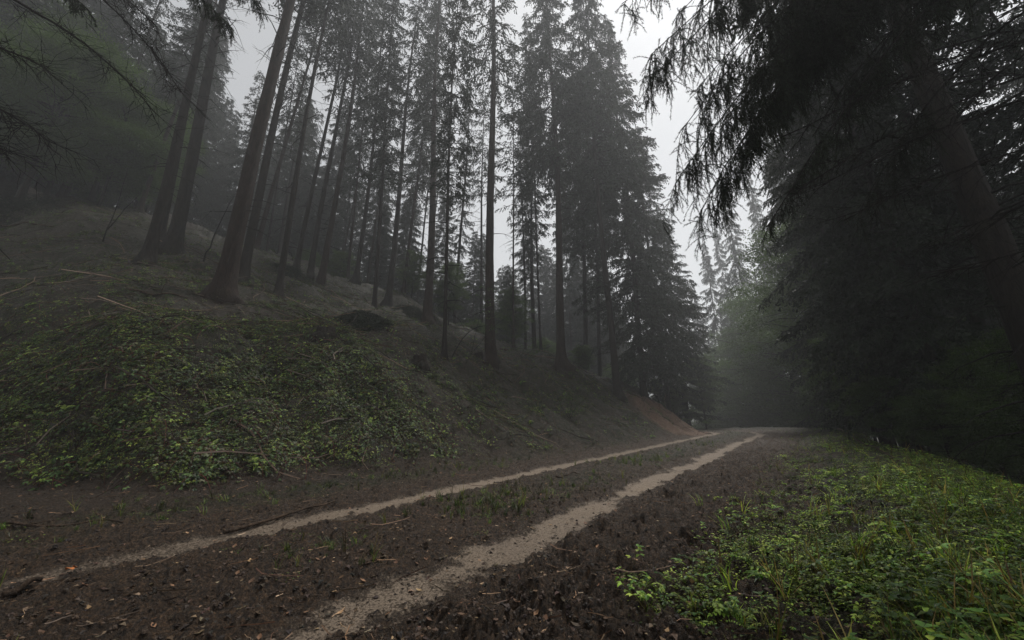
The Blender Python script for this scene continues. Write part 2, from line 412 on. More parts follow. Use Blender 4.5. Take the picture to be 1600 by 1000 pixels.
CROWN = {
    'high': spruce_crown(1, lo=.50, rmax=2.6, dense=.62), 'high2': spruce_crown(2, lo=.56, rmax=2.3, dense=.6, droop=.65),
    'sparse': spruce_crown(9, lo=.42, rmax=1.9, dense=.5, droop=.6),
    'mid': spruce_crown(3, lo=.36, rmax=3.2, dense=1.05), 'mid2': spruce_crown(4, lo=.40, rmax=3.4, dense=1.1, droop=.7),
    'low': spruce_crown(5, lo=.07, rmax=4.0, dense=1.15, droop=.6), 'low2': spruce_crown(6, lo=.13, rmax=3.6, dense=1.1, droop=.75),
    'thin': spruce_crown(8, lo=.30, rmax=1.7, dense=.8, droop=.45)}
TRUNK = [spruce_trunk(50 + q, 30, .22, (.08, .5, 38), M_BARK if q % 2 else M_BARKRED) for q in range(4)]
def spruce(loc, H, r0, crown, label, group=None, tilt=(0, 0), seed=0, own=True, dead=(.1, .46, 34), mtl=None, cr=1.0, deadlen=1.0):
    rs = np.random.RandomState(seed + 900)
    e = empty('spruce_tree', loc, label, 'spruce tree', group)
    e.location.z -= .12; e.rotation_euler = (tilt[0], tilt[1], 0)
    yaw = rs.uniform(0, 6.283)
    if own: t = obj('trunk', spruce_trunk(seed, H, r0, dead, mtl, deadlen=deadlen), e)
    else:
        t = obj('trunk', TRUNK[seed % 4], e); t.scale = (r0 / .22, r0 / .22, H / 30); t.rotation_euler = (0, 0, yaw)
    c = obj('crown', CROWN[crown], e); c.scale = (cr, cr, H / 30); c.rotation_euler = (0, 0, yaw)
    return e
def lean_to(p, px, py):
    """tilt that carries a trunk standing at p through a second place of the photograph"""
    r = ray(px, py); hv = (p - CAM)[:2]; hd = np.linalg.norm(hv); h = hv / hd
    t = hd / (r[0] * h[0] + r[1] * h[1]); q = CAM + t * r
    v = q - p; return math.atan2(0, 1), math.atan2(v[0], v[2]), math.atan2(-v[1], v[2])
# foreground and middle trunks: foot in the photograph, second point on the trunk, width in px half way, crown, label
FT = [
 (229, 413, 337, 5, 19, 'high', 'dark slim spruce leaning right, near the far left', M_BARK),
 (268, 397, 350, 40, 24, 'high2', 'hazy thick spruce just behind the dark leaning slim trunk on the left slope', M_BARK),
 (250, 378, 312, 100, 10, 'high2', 'thin pale spruce, farthest left trunk, left of the dark leaning one', M_BARK),
 (348, 466, 450, 10, 32, 'high', 'thickest spruce trunk of the left slope with flared reddish root base', M_BARKRED),
 (378, 438, 478, 5, 17, 'high', 'dark spruce trunk directly right of the thickest flared trunk', M_BARK),
 (434, 462, 512, 30, 12, 'high2', 'slim spruce with its foot on open litter, second trunk right of the flared one', M_BARK),
 (462, 424, 512, 170, 9, 'high', 'thin spruce close behind the slim one on open litter', M_BARK),
 (484, 431, 528, 175, 10, 'high', 'left one of two thin parallel spruces above the fallen poles', M_BARK),
 (502, 440, 545, 150, 12, 'sparse', 'right one of two thin parallel spruces, with a pale pole leaning near its foot', M_BARKRED),
 (556, 441, 579, 230, 9, 'sparse', 'lone thin spruce standing by the bright gap in the misty slope', M_BARK),
 (606, 476, 637, 190, 12, 'high', 'spruce left of the brush pile crest with a hair thin sapling beside it', M_BARK),
 (667, 503, 689, 10, 17, 'high', 'tall straight reddish spruce behind the mossy stump', M_BARKRED),
 (694, 560, 713, 150, 8, 'thin', 'very thin dark spruce pole standing at the bank edge near the stump', M_BARK),
 (711, 492, 735, 100, 8, 'thin', 'thin pole spruce just right of the bank edge pole', M_BARK),
 (767, 566, 767, 5, 20, 'high', 'straight vertical spruce at the bank crest wrapped by beech leaves', M_BARKRED),
 (820, 512, 815, 130, 6, 'thin', 'hair thin spruce pole right of the vertical crest spruce', M_BARK),
 (836, 520, 829, 130, 9, 'thin', 'thin spruce between the vertical crest spruce and the brown sturdy one', M_BARK),
 (877, 572, 862, 190, 17, 'mid2', 'sturdy brown spruce on the crest with dense dark crown above', M_BARKRED),
 (915, 570, 905, 330, 11, 'mid', 'dark spruce immediately right of the sturdy brown crest spruce', M_BARK),
 (936, 583, 925, 330, 9, 'mid2', 'narrow dark spruce lowest of the trunks right of the sturdy brown one', M_BARK),
]
occupied = []
for k, (bx, by, tx, ty, wd, cr, lab, ml) in enumerate(FT):
    p = on_ground(bx, by)
    _, a, b = lean_to(p, tx, ty)
    mid = p + np.array([0, 0, 3.0]); dep = project(mid)[2]
    r0 = max(.04, wd / F_PX * dep / 2 * .78)
    H = 29 + (k * 7 % 5) if wd > 8 else 23 + (k % 3) * 2
    a = float(np.clip(a, -.12, .12)); b = float(np.clip(b, -.06, .06))
    spruce(tuple(p), H, r0, cr, lab, None, (b, a), 100 + k, True, (.07, .46, 46), ml, 1.0 if cr != 'thin' else .7)
    occupied.append((p[0], p[1])); print('tree', k, np.round(p, 1), 'r', round(r0, 2), 'lean', round(a, 3), round(b, 3))

def dist_ok(x, y, lst, m): return all((x - a) ** 2 + (y - b) ** 2 > m * m for a, b in lst)
# conifers with foliage low down, at the outer edge of the wood where the track bends
for k, (px, dist, H, cr, lab) in enumerate([
    (960, 23, 34, 'mid2', 'dark full spruce at the wood edge, left of the two bushy edge spruces'),
    (1000, 27, 33, 'low', 'bushy spruce with foliage down to the bank where the track bends'),
    (1035, 32, 27, 'low2', 'paler bushy spruce right of the dark edge spruce, above the bare soil'),
    (1062, 38, 20, 'low', 'small hazy spruce, outermost at the bend of the track')]):
    r = ray(px, 560); x, y = r[0] / r[1] * dist, dist
    n_ = math.hypot(r[0], r[1]); x, y = r[0] / n_ * dist, r[1] / n_ * dist
    spruce((x, y, ground_at(x, y)), H, .2, cr, lab, None, (0, 0), 140 + k, True, (.02, .2, 16)); occupied.append((x, y))

# trunks deeper in the wood on the hill
rb = np.random.RandomState(21); cnt = 0; tries = 0
while cnt < 152 and tries < 4000:
    tries += 1
    dist = 19 + 57 * rb.rand() ** .8; azm = math.radians(rb.uniform(-60, 16))
    x, y = dist * math.sin(azm), dist * math.cos(azm)
    s_, d_ = road(np.array([x]), np.array([y])); s_, d_ = float(s_[0]), float(d_[0])
    if (d_ < 10 and not (s_ > 34 and d_ < -6)) or not dist_ok(x, y, occupied, 2.3): continue
    zg = ground_at(x, y)
    px, py, dep = project(np.array([x, y, zg + 3]))
    if px < 190 and dist < 34: continue
    if px < 420 and rb.rand() < .8: continue
    if 380 < px < 1000 and dist < 40 and rb.rand() < .25: continue
    if any(abs(px - q[0] - (q[2] - q[0]) * .25) < 9 for q in FT[:20]) and dist < 40: continue
    cnt += 1; occupied.append((x, y))
    far = dist > 38
    spruce((x, y, zg), rb.uniform(22, 32), rb.uniform(.07, .17), (['mid', 'mid2', 'low2', 'mid', 'low'] if dist > 42 else ['sparse', 'sparse', 'high', 'thin', 'high2'])[rb.randint(5)],
           'faint spruce far back in the mist, between the trunks of the slope' if far else 'slim hazy spruce standing back among the trunks of the slope',
           'faint far spruces on the slope' if far else 'slim hazy spruces on the slope', (rb.normal(0, .02), rb.normal(0, .02)), 200 + cnt, False)

# ------------------------------------------------------------------ broadleaf trees
def leafy(seed, H, r0, rad, nclump=115, lpc=520, leaf=.10, lo=.25):
    rs = np.random.RandomState(seed); tm = MB(); cm = MB()
    zs = np.linspace(-.5, H * .95, 14); wob = np.cumsum(rs.uniform(-.06, .06, (14, 2)), axis=0)
    TP = np.concatenate([wob, zs[:, None]], 1); tube(tm, TP, r0 * (1 - .9 * np.linspace(0, 1, 14)) + .01, 8, 0)
    CC = []
    for q in range(nclump):
        f = rs.uniform(lo, 1.0) ; z0 = H * f * .8
        a = rs.uniform(0, 6.283); L = rad * math.sin(math.pi * min(1, (f - lo * .6) / (1.08 - lo * .6))) ** .6 * rs.uniform(.45, 1.1)
        b0 = np.array([np.interp(z0, zs, TP[:, 0]), np.interp(z0, zs, TP[:, 1]), z0]); t = np.linspace(0, 1, 5)[:, None]
        e = b0 + np.array([L * math.cos(a), L * math.sin(a), L * rs.uniform(.1, .6)])
        P = b0 + (e - b0) * t + np.array([0, 0, -.25 * L]) * t * t + rs.uniform(-.06, .06, (5, 3)) * L * t
        tube(tm, P, np.linspace(.012 + .01 * L, .004, 5), 4, 0, cap=False)
        for w_ in (.45, .7, 1.0):
            if rs.rand() < .8: CC.append(P[0] + (P[-1] - P[0]) * w_ + rs.normal(0, .15, 3) * np.array([1, 1, .5]))
    C = np.array(CC); n = len(C) * lpc // 2
    ctr = C[rs.randint(0, len(C), n)] + rs.normal(0, 1, (n, 3)) * np.array([.31, .31, .13]) * (rad / 3.2)
    add_leaves(cm, ctr, leaf, rs)
    return tm.mesh('trunk', [M_BARK]), cm.mesh('crown', [M_BROAD], False)
def add_leaves(mb, ctr, leaf, rs, m=0, flat=.5, col=None):
    n = len(ctr); nrm = norm(rs.normal(0, 1, (n, 3)) * flat + np.array([0, 0, 1.0])); dr = norm(np.cross(nrm, rs.normal(0, 1, (n, 3)))); sd_ = np.cross(nrm, dr)
    l = leaf * rs.uniform(.6, 1.3, n)[:, None]; wd = l * .33
    v = np.stack([ctr - dr * l * .5, ctr + sd_ * wd + nrm * l * .06, ctr + dr * l * .5 - nrm * l * .08, ctr - sd_ * wd + nrm * l * .06, ctr - nrm * l * .03], 1).reshape(-1, 3)
    i = np.arange(n)[:, None] * 5
    T = np.concatenate([np.concatenate([i, i + 1, i + 4], 1), np.concatenate([i + 1, i + 2, i + 4], 1), np.concatenate([i + 2, i + 3, i + 4], 1), np.concatenate([i + 3, i, i + 4], 1)])
    mb.add(v, None, T, m, None if col is None else np.repeat(col, 5, axis=0))
LEAFY = [leafy(70 + q, H, r, rad) for q, (H, r, rad) in enumerate([(13, .12, 3.4), (9, .08, 2.8), (16, .15, 3.8)])]
def leafy_tree(x, y, k, s, label, group=None, yaw=0):
    e = empty('broadleaf_tree', (x, y, ground_at(x, y)), label, 'broadleaf tree', group)
    e.scale = (s, s, s); e.rotation_euler = (0, 0, yaw)
    obj('trunk', LEAFY[k][0], e); obj('crown', LEAFY[k][1], e)

# ------------------------------------------------------------------ right hand side: the wood below the track and beyond its bend
p = on_ground(1400, 700)
big = (8.5, 6.5)
spruce((big[0], big[1], ground_at(*big)), 30, .27, 'mid2', 'massive dark spruce trunk rising at the right edge below the verge', None, (0, 0), 301, True, (.03, .4, 90), M_BARK, 1.1, 1.5)
b2 = (13.2, 11.2)
spruce((b2[0], b2[1], ground_at(*b2)), 28, .2, 'mid', 'thinner dark spruce just behind the massive right trunk', None, (.0, .0), 302, True, (.05, .4, 70), M_BARK, 1.0, 1.3)
occR = [big, b2]
def by_ray(px, dist):
    r = ray(px, 600); n_ = math.hypot(r[0], r[1]); return r[0] / n_ * dist, r[1] / n_ * dist
for k, (px, dist, H, cr, lab) in enumerate([
    (1400, 17, 25, 'low2', 'dark drooping spruce nearest behind the fallen branch on the verge'),
    (1362, 25, 27, 'low', 'dark bushy spruce left of the drooping one, over the verge edge'),
    (1460, 15.5, 24, 'low2', 'dark spruce filling the gap between drooping spruce and massive trunk'),
    (1295, 42, 36, 'low', 'tall grey spruce above the leafy trees at the bend of the track'),
    (1188, 48, 35, 'low2', 'pale misty spruce straight behind the bend of the track'),
    (1135, 53, 30, 'low', 'palest spruce left in the misty wall beyond the bend'),
    (1238, 52, 38, 'low2', 'misty tall spruce rising under the brightest patch of sky'),
    (1160, 62, 34, 'low', 'faint spruce top between two pale misty spruces beyond the bend'),
    (1104, 58, 26, 'low2', 'faint small spruce just right of the bare soil slope')]):
    if px < 1290: dist *= 1.2; H *= 1.2
    x, y = by_ray(px, dist); occR.append((x, y))
    spruce((x, y, ground_at(x, y)), H, .17, cr, lab, None, (0, 0), 320 + k, True, (.02, .25, 26), None, .9)
for k, (px, dist, v, s, lab) in enumerate([
    (1262, 37, 2, 1.35, 'leafy green tree overhanging the right side of the track bend'),
    (1312, 29, 0, 1.25, 'leafy tree right of the track bend with bright leaf clumps'),
    (1212, 43, 2, 1.45, 'rounded misty leafy tree behind the end of the track'),
    (1160, 47, 2, 1.35, 'misty leafy tree between the rounded one and the leftmost beyond the bend'),
    (1118, 54, 2, 1.3, 'leftmost misty leafy tree beyond the bend')]):
    if px < 1270: dist *= 1.15; s *= 1.12
    x, y = by_ray(px, dist); occR.append((x, y)); leafy_tree(x, y, v, s, lab, None, k * 1.3)
cnt = tries = 0
while cnt < 44 and tries < 4000:
    tries += 1
    dist = rb.uniform(15, 62); azm = math.radians(rb.uniform(20, 62))
    x, y = dist * math.sin(azm), dist * math.cos(azm)
    s_, d_ = road(np.array([x]), np.array([y])); s_, d_ = float(s_[0]), float(d_[0])
    if d_ > -7.5 or not dist_ok(x, y, occR, 2.2): continue
    px, py, dep = project(np.array([x, y, 3.0]))
    if px < 1345 and dist < 38: continue
    if px < 1400 and dist > 38 and rb.rand() < .85: continue
    if px < 1290 and dist < 50: continue
    cnt += 1; occR.append((x, y))
    far = dist > 34
    spruce((x, y, ground_at(x, y)), rb.uniform(20, 27), rb.uniform(.1, .2), ['mid', 'low2', 'high', 'thin', 'mid2'][rb.randint(5)],
           'misty spruce far back in the wood right of the track' if far else 'dark spruce in the wood down the slope on the right',
           'misty spruces right of the track' if far else 'dark spruces down the right slope', (rb.normal(0, .03), rb.normal(0, .03)), 400 + cnt, False)
for k, (px, dist, sc_) in enumerate([(520, 31, .34), (590, 33, .42), (640, 27, .30), (700, 25, .38), (745, 30, .45), (800, 27, .36), (850, 32, .42), (905, 29, .34), (960, 33, .40), (1012, 33, .55), (1035, 36, .5), (1080, 36, .45), (470, 34, .4)]):
    r = ray(px, 500); n_ = math.hypot(r[0], r[1]); leafy_tree(r[0] / n_ * dist, r[1] / n_ * dist, k % 3, sc_, 'small young beech in pale leaf growing among the trunks near the crest', 'young beeches among the trunks', k * 1.7)
cnt = 0
while cnt < 26:
    dist = rb.uniform(33, 56); azm = math.radians(rb.uniform(-22, 10)); x, y = dist * math.sin(azm), dist * math.cos(azm)
    s_, d_ = road(np.array([x]), np.array([y]))
    if abs(float(d_[0])) < 6 or not dist_ok(x, y, occupied, 1.8): continue
    cnt += 1; occupied.append((x, y)); H_ = rb.uniform(8, 19)
    e = spruce((x, y, ground_at(x, y)), H_, .06, 'low' if cnt % 2 else 'low2', 'half grown bushy spruce in the mist low behind the thin trunks', 'half grown spruces behind the trunks', (0, 0), 700 + cnt, False, cr=H_ / 30 * 1.3)
for k, (px, dist, sc_) in enumerate([(1345, 19, .40), (1352, 27, .55), (1335, 34, .7), (1365, 32, .6), (1375, 16, .30), (1385, 24, .45), (1420, 20, .36), (1450, 13.5, .26), (1480, 18, .40), (1520, 14, .30), (1560, 17, .40), (1600, 12, .26), (1410, 29, .5), (1500, 27, .5)]):
    x, y = by_ray(px, dist); leafy_tree(x, y, k % 3, sc_, 'dark leafy bush below the verge among the right hand trunks', 'bushes below the verge', k * 2.1)
# misty broadleaf wood at the far left
for k, (px, dist, v, s) in enumerate([(20, 30, 0, 1.0), (90, 34, 1, 1.2), (150, 31, 1, 1.0), (210, 36, 0, .9), (60, 42, 2, 1.1), (140, 44, 2, 1.0), (-40, 36, 2, 1.1)]):
    r = ray(px, 330); n_ = math.hypot(r[0], r[1]); x, y = r[0] / n_ * dist, r[1] / n_ * dist
    leafy_tree(x, y, v, s, 'misty green leafy tree on the skyline of the slope at far left', 'leafy trees on the far left skyline', k * .9)
cnt = tries = 0
while cnt < 16 and tries < 2000:
    tries += 1
    dist = rb.uniform(36, 60); azm = math.radians(rb.uniform(-66, -44)); x, y = dist * math.sin(azm), dist * math.cos(azm)
    if not dist_ok(x, y, occupied, 3): continue
    cnt += 1; occupied.append((x, y))
    spruce((x, y, ground_at(x, y)), rb.uniform(22, 30), .17, ['low', 'low2', 'mid'][rb.randint(3)], 'blurred spruce behind the leafy trees at far left', 'blurred spruces at far left', (0, 0), 500 + cnt, False)

# ------------------------------------------------------------------ overhanging boughs close to the camera
def needle_twig(mb, P, rs, nl=.024, step=.004, r=.0022):
    """a thin twig along P with needles all round"""
    P = np.asarray(P); seg = np.linalg.norm(np.diff(P, axis=0), axis=1); L = seg.sum()
    tube(mb, P, np.linspace(r * 1.4, r * .6, len(P)), 3, 1, cap=False)
    n = max(4, int(L / step)); cs = np.concatenate([[0], np.cumsum(seg)]); t = rs.uniform(0, L, n)
    B = np.stack([np.interp(t, cs, P[:, q]) for q in range(3)], 1)
    D = norm(np.stack([np.interp(np.minimum(t + .02, L), cs, P[:, q]) for q in range(3)], 1) - B + 1e-6)
    N = norm(D * rs.uniform(.4, 1.2, n)[:, None] + norm(np.cross(D, rs.normal(0, 1, (n, 3)))) * .8)
    sv = norm(np.cross(N, rs.normal(0, 1, (n, 3)))) * .0019
    l = nl * rs.uniform(.7, 1.2, n)[:, None]
    V = np.stack([B - sv, B + sv, B + N * l], 1).reshape(-1, 3)
    mb.add(V, None, np.arange(3 * n).reshape(-1, 3), 0)
def hang(P0, d0, L, rs, sag, n=7, jit=.05):
    """a hanging curve that starts along d0 and bends down"""
    P = [np.array(P0, float)]; d = norm(np.array(d0, float)); st = L / (n - 1)
    for k in range(n - 1):
        d = norm(d + np.array([0, 0, -sag]) + rs.normal(0, jit, 3)); P.append(P[-1] + d * st)
    return np.array(P)
def bough(mb, P0, d0, L, rs, sag=.10, needles=True, twl=.5, dens=1.0, up=0.0, r0=.016, nbare=0.25):
    P = hang(P0, d0, L, rs, sag, 14, .05)
    tube(mb, P, np.linspace(r0, .004, 14), 5, 1, cap=False)
    cs = np.linspace(0, 1, 14); n = int(L * 11 * dens)
    for q in range(n):
        f = rs.uniform(nbare, 1.0); B = np.array([np.interp(f, cs, P[:, c]) for c in range(3)])
        i0 = min(12, int(f * 13)); D = norm(P[i0 + 1] - P[i0]); S = norm(np.cross(D, [0, 0, 1.0])) * (1 if q % 2 else -1)
        l = twl * rs.uniform(.45, 1.15) * (1.1 - .45 * f)
        tw = hang(B, D * rs.uniform(.3, .9) + S * rs.uniform(.3, 1.0), l, rs, .22 if needles else .1, 6, .10)
        if needles:
            needle_twig(mb, tw, rs)
            for e in range(rs.randint(2, 6)):
                j = rs.randint(1, 5); d2 = norm(tw[j + 1 if j < 5 else 5] - tw[j] + 1e-6) + rs.normal(0, .45, 3)
                needle_twig(mb, hang(tw[j], d2, l * rs.uniform(.2, .5), rs, .25, 4, .08), rs)
        else:
            tube(mb, tw, np.linspace(.004, .0013, 6), 3, 1, cap=False)
            for e in range(rs.randint(2, 6)):
                j = rs.randint(1, 5); d2 = norm(tw[min(j + 1, 5)] - tw[j] + 1e-6) + rs.normal(0, .7, 3)
                tube(mb, hang(tw[j], d2, l * rs.uniform(.25, .6), rs, .06, 5, .16), np.linspace(.0025, .001, 5), 3, 1, cap=False)
def at(px, py, t): return CAM + t * ray(px, py)
def near_tree(loc, H, r0, boughs, label, seed):
    rs = np.random.RandomState(seed); e = empty('spruce_tree', loc, label, 'spruce tree'); L = np.array(loc)
    obj('trunk', spruce_trunk(seed, H, r0, (.1, .3, 8)), e)
    c = obj('crown', CROWN['high2'], e); c.scale = (.45, .45, H / 30)
    for (tip, zt, sag, nd, twl, dens, nb, rr) in boughs:
        tip = np.array(tip); z0 = zt; st = np.array([L[0], L[1], z0])
        mb = MB(); v = tip - st; Lh = np.linalg.norm(v); n = 14
        # start direction is raised so that the sag brings the tip to its place
        P = st + v * np.linspace(0, 1, n)[:, None] + np.array([0, 0, sag * Lh]) * (4 * np.linspace(0, 1, n) * (1 - np.linspace(0, 1, n)))[:, None]
        P += np.cumsum(rs.normal(0, .012, (n, 3)), axis=0) * Lh * .25
        tube(mb, P - L, np.linspace(rr, .004, n), 5, 1, cap=False)
        cs = np.linspace(0, 1, n)
        for q in range(int(Lh * (20 if nd else 12) * dens)):
            f = nb + (1 - nb) * rs.rand() ** .8; B = np.array([np.interp(f, cs, P[:, c]) for c in range(3)]) - L
            i0 = min(n - 2, int(f * (n - 1))); D = norm(P[i0 + 1] - P[i0]); S = norm(np.cross(D, [0, 0, 1.0])) * (1 if q % 2 else -1)
            l = twl * rs.uniform(.4, 1.15) * (1.1 - .4 * f)
            if nd == 2:
                if q % 3 == 2: continue
                tw = hang(B, D * rs.uniform(.3, .9) + S * rs.uniform(.2, .8), l, rs, .33, 12, .10); needle_twig(mb, tw, rs)
                for g in range(int(6 + l * 12)):
                    j = rs.randint(2, 11); d2 = norm(tw[j + 1] - tw[j]) * .8 + rs.normal(0, .5, 3)
                    needle_twig(mb, hang(tw[j], d2, rs.uniform(.08, .26), rs, .3, 4, .1), rs)
            elif nd:
                tw = hang(B, D * rs.uniform(.2, .9) + S * rs.uniform(.2, 1.0), l, rs, .30, 6, .12)
                needle_twig(mb, tw, rs)
                for g in range(rs.randint(2, 6)):
                    j = rs.randint(1, 5); d2 = norm(tw[j + 1 if j < 5 else 5] - tw[j] + 1e-6) + rs.normal(0, .5, 3)
                    needle_twig(mb, hang(tw[j], d2, l * rs.uniform(.2, .55), rs, .3, 4, .1), rs)
            else:
                tw = hang(B, D * rs.uniform(.3, 1) + S * rs.uniform(.3, 1.0) + np.array([0, 0, rs.uniform(-.4, .4)]), l, rs, .03, 7, .16)
                tube(mb, tw, np.linspace(.0035, .0012, 7), 3, 1, cap=False)
                for g in range(rs.randint(2, 7)):
                    j = rs.randint(1, 6); d2 = norm(tw[min(j + 1, 6)] - tw[j] + 1e-6) + rs.normal(0, .8, 3)
                    tube(mb, hang(tw[j], d2, l * rs.uniform(.25, .7), rs, .03, 5, .2), np.linspace(.0022, .0009, 5), 3, 1, cap=False)
        obj('bough' if nd else 'bare_branch', mb.mesh('bough', [M_NEEDLE2, M_TWIG], False), e)
    return e
RT = (5.6, 2.6)
rt = (RT[0], RT[1], ground_at(*RT))
near_tree(rt, 24, .26, [
    # tip, height at trunk, sag, needles, twig length, density, bare share, radius
    (at(1190, 365, 3.7), 6.0, .13, True, .45, 1.0, .35, .018),
    (at(1120, 290, 4.0), 6.6, .16, 2, .75, 1.3, .45, .018),
    (at(1050, 270, 3.9), 6.7, .13, 2, .80, .85, .45, .018),
    (at(1090, 330, 3.9), 6.5, .14, 2, .60, .85, .50, .016),
    (at(1000, 120, 4.2), 7.2, .12, 2, .80, .85, .40, .018),
    (at(1055, 185, 4.0), 6.9, .12, 2, 1.00, .85, .40, .018),
    (at(1085, 150, 4.3), 7.3, .10, 2, 1.10, .85, .35, .018),
    (at(1130, 200, 4.1), 6.8, .10, 2, 1.00, .85, .35, .018),
    (at(1165, 130, 4.4), 7.2, .10, 2, 1.10, .85, .30, .018),
    (at(1200, 190, 4.2), 6.6, .10, 2, .90, .7, .30, .018),
    (at(960, 15, 4.6), 7.9, .08, 2, .60, .85, .35, .018),
    (at(1010, 60, 4.4), 7.6, .10, 2, .80, .85, .35, .018),
    (at(1060, 20, 4.7), 8.2, .08, 2, .90, .85, .30, .018),
    (at(1130, 20, 4.6), 8.0, .08, 2, 1.00, .85, .30, .018),
    (at(1240, 110, 4.4), 7.2, .08, 2, 1.00, .7, .25, .018),
    (at(1270, 210, 4.3), 6.4, .10, 2, .90, .7, .25, .018),
    (at(1330, 160, 4.5), 6.8, .08, 2, 1.00, .7, .25, .018),
    (at(1230, 10, 4.8), 8.2, .06, 2, 1.00, .7, .25, .018),
    (at(1340, 30, 4.8), 7.9, .06, 2, .90, .7, .25, .018),
    (at(1340, 330, 4.6), 5.4, .15, 2, .80, .7, .55, .016),
    (at(1225, 222, 3.2), 4.9, .02, False, .45, .6, .3, .012),
    (at(1240, 300, 3.0), 4.5, .04, False, .45, .7, .3, .012),
    (at(1350, 155, 2.8), 4.8, .03, False, .40, .6, .3, .011),
    (at(1270, 290, 3.4), 4.1, .05, False, .50, .8, .3, .012),
    (at(1330, 340, 3.0), 3.7, .04, False, .50, .8, .3, .011),
    (at(1420, 380, 3.2), 3.2, .05, False, .50, .9, .3, .011),
    (at(1480, 420, 3.0), 2.6, .04, False, .45, .9, .3, .010),
], 'overhanging spruce at the right with drooping needled boughs and long bare branches', 611)
LT = (-6.6, 3.2)
lt = (LT[0], LT[1], ground_at(*LT))
near_tree(lt, 20, .18, [
    (at(235, 165, 3.9), 6.3, .06, False, .60, .85, .25, .022),
    (at(285, 150, 4.3), 7.0, .10, False, .60, .85, .35, .020),
    (at(85, 120, 3.6), 5.2, .08, False, .55, 1.2, .2, .020),
    (at(80, 225, 3.6), 4.2, .14, False, .60, 1.3, .2, .020),
    (at(30, 250, 3.5), 3.9, .10, False, .55, 1.3, .2, .012),
    (at(240, 30, 4.6), 7.4, .06, False, .60, 1.2, .3, .012),
    (at(130, 20, 4.2), 6.8, .05, True, .35, .8, .5, .018),
    (at(355, 35, 5.0), 8.2, .05, True, .40, .7, .8, .012),
    (at(405, 5, 5.4), 8.8, .05, True, .40, .7, .8, .012),
], 'overhanging tree at the left with crooked bare twiggy branches', 633)

# ------------------------------------------------------------------ ground plants and litter
def leaf_geo(l, wd, bend=.2, fold=.12):
    V = np.array([[0, 0, 0], [-wd, l * .42, fold * wd * 2], [0, l * .5, 0], [wd, l * .42, fold * wd * 2], [-wd * .55, l * .78, fold * wd - bend * l * .4], [wd * .55, l * .78, fold * wd - bend * l * .4], [0, l, -bend * l]])
    T = np.array([[0, 2, 1], [0, 3, 2], [1, 2, 4], [2, 3, 5], [2, 6, 4], [2, 5, 6]])
    return V, T
def rotm(yaw, pitch, roll=0):
    cy_, sy = math.cos(yaw), math.sin(yaw); cp, sp = math.cos(pitch), math.sin(pitch); cr, sr = math.cos(roll), math.sin(roll)
    Z = np.array([[cy_, -sy, 0], [sy, cy_, 0], [0, 0, 1]]); X = np.array([[1, 0, 0], [0, cp, -sp], [0, sp, cp]]); Y = np.array([[cr, 0, sr], [0, 1, 0], [-sr, 0, cr]])
    return Z @ X @ Y
class Tpl:
    def __init__(s): s.mb = MB()
    def leaf(s, pos, yaw, pitch, l, wd, col, bend=.25, roll=0):
        V, T = leaf_geo(l, wd, bend); s.mb.add(V @ rotm(yaw, pitch, roll).T + pos, None, T, 0, col)
    def stem(s, P, r, col): tube(s.mb, P, r, 3, 0, col, cap=False)
    def done(s):
        V, Q, T = s.mb.arrays(); C = np.concatenate(s.mb.c)
        if len(Q): T = np.concatenate([T, Q[:, :3], Q[:, [0, 2, 3]]])
        return V, T, C
rp = np.random.RandomState(5)
G1 = np.array([.080, .128, .024]); G2 = np.array([.040, .078, .022]); G3 = np.array([.125, .160, .034]); ST = np.array([.05, .045, .02]); RD = np.array([.07, .03, .022])
def t_herb(n, h, l):
    t = Tpl()
    for k in range(n):
        a = rp.uniform(0, 6.28); hh = h * rp.uniform(.3, 1); out = np.array([math.cos(a), math.sin(a), 0]) * hh * rp.uniform(.2, .8)
        P = np.stack([out * q + np.array([0, 0, hh]) * math.sin(q * 1.57) for q in np.linspace(0, 1, 4)])
        t.stem(P, .0012, ST)
        for e in range(3):
            t.leaf(P[-1], a - 1.57 + (e - 1) * 1.2 + rp.uniform(-.3, .3), rp.uniform(-.4, .3), l * rp.uniform(.7, 1.2), l * .34, [G1, G2, G3][rp.randint(3)] * rp.uniform(.8, 1.3), rp.uniform(0, .4))
    return t.done()
def t_broad(n, l):
    t = Tpl()
    for k in range(n):
        a = rp.uniform(0, 6.28); L = l * rp.uniform(.6, 1.2); t.leaf(np.array([0, 0, .01]) + rp.normal(0, .012, 3) * np.array([1, 1, .3]), a, rp.uniform(.15, 1.0), L, L * rp.uniform(.2, .3), [G1, G2, G3][rp.randint(3)], rp.uniform(.3, .9), rp.uniform(-.3, .3))
    return t.done()
def t_pinnate(n, L, lf):
    t = Tpl()
    for k in range(n):
        a = rp.uniform(0, 6.28); d = np.array([math.cos(a), math.sin(a), 0]); ll = L * rp.uniform(.7, 1.1); up = rp.uniform(.5, 1.1)
        P = np.stack([d * ll * q * .8 + np.array([0, 0, 1]) * ll * up * (q - .62 * q * q) for q in np.linspace(0, 1, 8)])
        t.stem(P, .0013, ST * rp.uniform(.7, 1.2)); c = [G1, G3, G2][rp.randint(3)] * rp.uniform(.8, 1.2)
        for q in range(1, 8):
            for sgn in (-1, 1):
                t.leaf(P[q], a - 1.57 + sgn * 1.05, rp.uniform(-.3, .1), lf * (1.15 - q * .09), lf * .24, c * rp.uniform(.85, 1.15), .2)
        t.leaf(P[-1], a - 1.57, -.2, lf * .7, lf * .2, c)
    return t.done()
